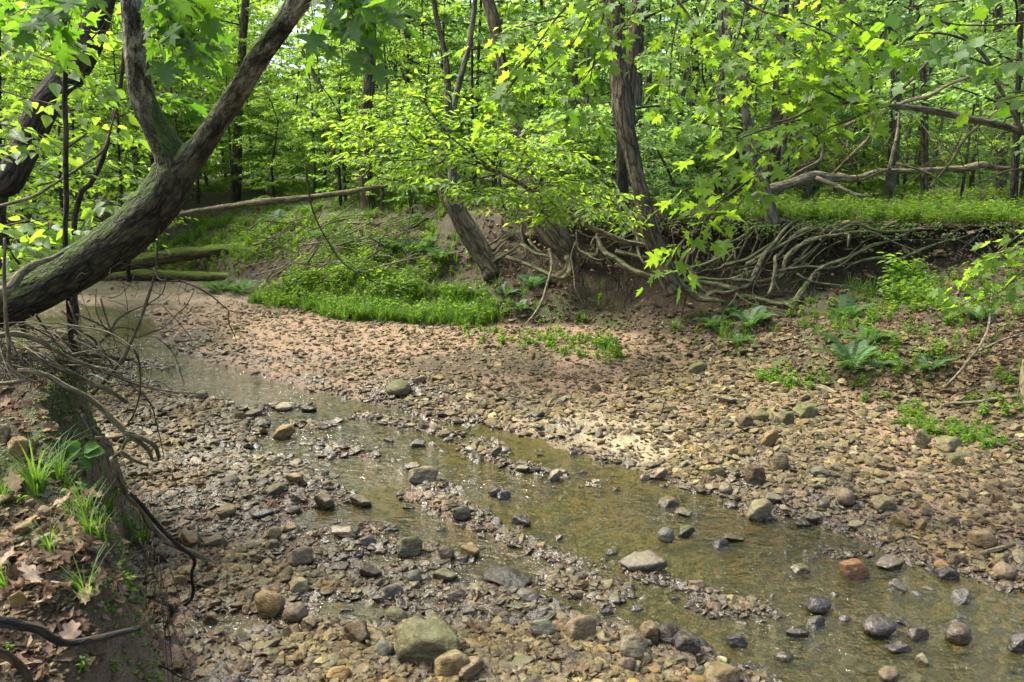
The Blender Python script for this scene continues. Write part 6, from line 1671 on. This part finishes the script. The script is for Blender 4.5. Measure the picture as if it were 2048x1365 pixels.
def litter():
    tm = []
    for i, sh in enumerate([OAK, OVAL, OVAL, MAPLE, OAK]):
        V, T_ = sh; W = V.copy()
        c = [.9, .7, 1.2, .8, .4][i]
        W[:, 2] = W[:, 2] * .6 + c * (W[:, 0] ** 2) + .3 * c * (W[:, 1] - .5) ** 2 + .08 * np.sin(7 * W[:, 0] + 5 * W[:, 1])
        W[:, 1] -= .5
        me = make_mesh('dead_leaf', W, None, T_, None, shade=False); me.materials.append(M['dead']); tm.append(me)
    X, Y, S = [], [], []
    x, y = bed_points(150000, 2.2, 22, -.8, .82); g, d, t, u, m, dl = ground(x, y, True)
    dens = 1.1 * smooth(.02, .25, t) * (.55 + .8 * smooth(-.3, .4, n2(x, y, 1.1, 87, 3))) * (1 - .7 * smooth(.5, .8, t) * (1 - smooth(.9, 1, u)) * smooth(.05, .15, x / y)) + .04 + .14 * smooth(.5, 1, m) * smooth(3.4, 2.2, y) + .05 * m
    k = (rng.random(len(x)) < dens) & (d > .03); X.append(x[k]); Y.append(y[k]); S.append(rng.uniform(.035, .085, k.sum()))
    # drift of litter on the near bank
    x, y = rng.uniform(-3, -.9, 900), rng.uniform(1.5, 3.2, 900); g, d, t, u, m, dl = ground(x, y, True)
    k = (m > .6) & (rng.random(900) < .1 + .75 * smooth(2.5, 2.0, y)); X.append(x[k]); Y.append(y[k]); S.append(rng.uniform(.025, .055, k.sum()))
    x, y, s = np.concatenate(X), np.concatenate(Y), np.concatenate(S)
    P = np.stack([x, y, ground(x, y) + .006], 1)
    scatter('leaf_litter', P, rnd_rot(len(x), .45), np.stack([s, s, s], 1), rng.integers(0, 5, len(x)), tm, None, 'brown fallen leaves littering the slopes and the forest floor')
litter()

# moss cushions on the sod edge of the bank
def moss_rim():
    g = np.random.default_rng(8); V0, T0 = ico(2)
    P, S = [], []
    for i in range(9000):
        px = g.choice([g.uniform(1480, 1900), g.uniform(1080, 2040), g.uniform(850, 1200)]); b = bear(px); toe, foot, lip, zf = bank_at(b)
        y = lip + g.normal(.0, .11); z = LIP_Z - .02 + (y < lip) * (-.5 * (lip - y)) + .02 * g.normal()
        P.append((b * y, y, z)); s = g.uniform(.004, .013) * (1 + .6 * (i % 7 == 0)); S.append((s, s * g.uniform(.7, 1.4), s * g.uniform(.5, 1.2)))
    P = [p for p in P if True]
    k = n2(np.array(P)[:, 0], np.array(P)[:, 1], 2.2, 66, 3) > -.15; P = np.array(P)[k]; S = np.array(S)[k]
    t = NT('moss_cushion'); c = t.mix(t.ramp(t.noise(t.pos(), 120, 3), .3, .7), (.035, .06, .008), (.12, .19, .02))
    p = t.n('ShaderNodeBsdfPrincipled', Roughness=.95, Normal=t.bump(t.noise(t.pos(), 220, 2), .9, .01)); t.set(p.inputs['Base Color'], c); M['moss'] = t.done(p)
    W = V0 * (1 + .25 * fbm(V0 * 2.5, 3, 4)[:, None]); me = make_mesh('moss_cushion', W, None, T0); me.materials.append(M['moss'])
    # and over the rim and face of the near bank
    x, y = rng.uniform(-4.2, -1.0, 60000), rng.uniform(2.0, 5.4, 60000); gg, d, t_, u, m, dl = ground(x, y, True)
    kk = (rng.random(60000) < np.exp(-((dl - .02) / .13) ** 2) * smooth(2.2, 2.6, y) * smooth(.0, .4, n2(x, y, 3.0, 67, 3))) & (m > .15)
    x, y, gg = x[kk][:9000], y[kk][:9000], gg[kk][:9000]; sq = rng.uniform(.003, .010, len(x))
    P = np.vstack([P, np.stack([x, y, gg], 1)]); S = np.vstack([S, np.stack([sq, sq * 1.2, sq], 1)])
    scatter('moss', np.array(P), rnd_rot(len(P), .2), np.array(S), np.zeros(len(P), int), [me], None, 'bright moss cushions along the sod edge of the bank')
moss_rim()

# ------------------------------------------------------------------ near bank: grass tuft, seedling, big dead leaves, stones
def near_plants():
    def g_at(px, py): return hit([(px, py)], 1.2, 8)[0]
    for px, py, s, n, lab in [(75, 985, 1.35, 70, 'big tuft of long green grass on the near bank'), (235, 990, .9, 40, 'grass tuft spilling over the edge right of the seedling'), (140, 1030, .6, 24, 'small blades beside the larger curled oak leaf'), (262, 1060, 1.0, 44, 'drooping grass tuft on the mossy edge of the near bank'), (250, 1110, .8, 30, 'lower grass tuft hanging down the near bank face'), (285, 1090, 1.3, 50, 'long wispy grass drooping over the rim of the near bank'), (215, 1030, 1.2, 46, 'grass clump between the seedling and the mossy rim'), (120, 960, 1.0, 40, 'grass clump left of the seedling stem')]:
        h = g_at(px, py)
        o = empty('grass_tuft', (h[0], h[1], h[2] - .01)); tag(o, lab, 'grass tuft')
        gm = grass_mesh(int(px), n, .24, .0035, lean=1.0); gm.materials.clear()
        link('blades', gm, M['grass'], o, scl=s)
    h = g_at(172, 985)
    o = empty('seedling', (h[0], h[1], h[2] - .01)); tag(o, 'seedling with five broad pale green leaves on the near bank', 'seedling')
    top = at(165, 900, h[1] - .05) - np.array(o.location)
    mb = MB(); mb.tube([(0, 0, 0), top * .6 + [.01, 0, 0], top], [.003, .0025, .002], 6, .03); mb.build('stem', M['grass'], o)
    if 'seed' not in M: M['seed'] = leafmat('seedling_leaf', (.09, .22, .035), (.16, .36, .04), trans=.35, gloss=.015)
    for k, (dx, dy, s) in enumerate([(-.3, .5, .085), (-1, -.2, .10), (.9, .0, .12), (.3, -.9, .10), (.9, .5, .09), (1.2, -.5, .08)]):
        f = np.array([dx, -.2, .55 * dy]); f /= np.linalg.norm(f); u = np.array([.05 * dx, -.8, .62])
        X, Fn, Un = frames(f[None], u[None])
        l = link('leaf', leaf_one('broad', BROAD, k % 4), M['seed'], o)
        l.matrix_local = Matrix.Translation(Vector(top + f * .01)) @ Matrix([X[0] * s * 1.1, Fn[0] * s, Un[0] * s]).transposed().to_4x4()
    for px, py, s, a, lab in [(35, 975, .13, .6, 'large pale brown oak leaf at the left edge'), (125, 1020, .12, -1.2, 'curled pale oak leaf on the moss of the near bank'), (150, 1275, .10, .4, 'oak leaf lying over the blackened root'), (45, 1340, .10, 2.2, 'oak leaf in the bottom left corner'), (70, 1160, .11, 1.2, 'dull oak leaf in the litter drift of the near bank'), (130, 1180, .09, 2.8, 'crumpled oak leaf beside the dull one'),
        (20, 1130, .10, -.5, 'oak leaf cut by the left edge'), (180, 1200, .08, .2, 'small oak leaf near the bank edge above the blackened root'), (95, 1215, .1, 4.0, 'oak leaf flat on the litter just above the blackened root')]:
        h = g_at(px, py)
        l = bpy.data.objects.new('oak_leaf', OAKL[int(px) % 3]); col.objects.link(l); l.location = (h[0], h[1] - .02, h[2] + .035)
        l.rotation_euler = (.55, random.uniform(-.3, .3), a); l.scale = (s * 1.05,) * 3; tag(l, lab, 'dead leaf')
OAKL = []
for i in range(3):
    V, T_ = OAK; W = V.copy(); W[:, 1] -= .5; W[:, 2] = .5 * W[:, 0] ** 2 + .35 * (W[:, 1]) ** 2 * (1 if i else -1) + .05 * np.sin(9 * W[:, 1] + i)
    me = make_mesh('oak_leaf', W, None, T_, None, shade=False); me.materials.append(M['dead_oak']); OAKL.append(me)
near_plants()
for px, py, w, h_, kind, c, lab in [(40, 905, 44, 36, 'angular', 'ochre', 'ochre lump on the near bank below the root mass'), (10, 880, 40, 34, 'angular', 'olive', 'olive lump at the left edge below the root mass'), (90, 1033, 26, 20, 'round', 'tan', 'tan round stone beside the curled oak leaf'), (35, 1210, 36, 34, 'angular', 'ochre', 'yellowish stone in the litter above the blackened root'),
                           (35, 960, 30, 22, 'angular', 'rust', 'rusty stone beside the big grass tuft'), (263, 1162, 24, 12, 'slab', 'tan', 'tan chip stuck in the mossy face of the near bank'), (60, 1015, 22, 18, 'angular', 'tan', 'tan stone below the large oak leaf')]:
    h = hit([(px, py)], 1.2, 8)[0]; d_ = math.hypot(h[1], EYE - h[2])
    tag(put_stone(h[0], h[1], w / F_PX * d_, h_ / F_PX * d_ * 1.2, kind, c, 0), lab, 'stone')
x_, y_ = rng.uniform(-4.4, -1.0, 9000), rng.uniform(1.9, 5.6, 9000); g_, d_, t__, u_, m_, dl_ = ground(x_, y_, True)
k_ = (m_ > .5) & (n2(x_, y_, 2.0, 63, 3) > .0) & (rng.random(9000) < np.where(y_ > 3.6, .06, .07))
x2, y2 = x_[k_], y_[k_]
patch('bank_grass', 'thin grass and small weeds on the rim of the near bank', [(x2[::2], y2[::2], .4, 1.0)], GRASSES)
patch('bank_weeds', 'little weeds among the litter of the near bank', [(x2[1::2], y2[1::2], .4, 1.1)], LOWHERB)
# leafy seedling on the right slope and bright floating leaves
o_h = hit([(1790, 590)])[0]
sd_ = empty('seedling', tuple(o_h)); tag(sd_, 'leafy green seedling high on the right slope below the bare roots', 'seedling')
me_ = herb_mesh(77, .42, 9, 12, .10); me_.materials.clear(); link('leaves', me_, M['sapling'], sd_)
for px, py, lab in [(862, 1104, 'fresh green fallen leaf on the near gravel bar'), (1097, 1168, 'small yellow leaf floating in the shallows'), (1452, 1326, 'yellow leaf at the bottom water edge'), (470, 995, 'yellow leaf on the left cobbles'), (2040, 1232, 'orange leaf in the water at the right edge'), (1718, 988, 'green fallen leaf on the right rubble')]:
    p = on(px, py, .05); z = max(gz(p[0], p[1]), 0) + .012
    l = bpy.data.objects.new('fallen_leaf', leaf_one('broad', BROAD, px % 4)); col.objects.link(l); p = on(px, py, z); l.location = p; l.scale = (.05,) * 3; l.rotation_euler = (.2, .1, px)
    if not l.data.materials: l.data.materials.append(None)
    l.material_slots[0].link = 'OBJECT'; l.material_slots[0].material = M['herb'] if 'green' in lab else M['yellow'] if 'yellow' in lab else M['dead']
    tag(l, lab, 'leaf')
# ------------------------------------------------------------------ labels that would be shared: say the order from the left
def order_labels():
    by = {}
    for o in col.objects:
        if o.parent is None and o.get('label') and not o.get('kind'): by.setdefault(o['label'], []).append(o)
    words = ['leftmost', 'second from left', 'third from left', 'fourth from left', 'fifth from left', 'sixth from left', 'seventh from left', 'eighth from left', 'ninth from left', 'tenth from left']
    for lab, os_ in by.items():
        n = len(os_)
        if n < 2: continue
        if n > 10:      # too many to count off: say which side of the middle they stand
            continue
        os_.sort(key=lambda o: o.location.x / max(o.location.y, .5))
        for i, o in enumerate(os_):
            w = 'rightmost' if i == n - 1 else words[i]
            o['label'] = '%s, %s' % (' '.join(lab.split()[:16 - len(w.split())]) if len(lab.split()) + len(w.split()) > 16 else lab, w)
order_labels()
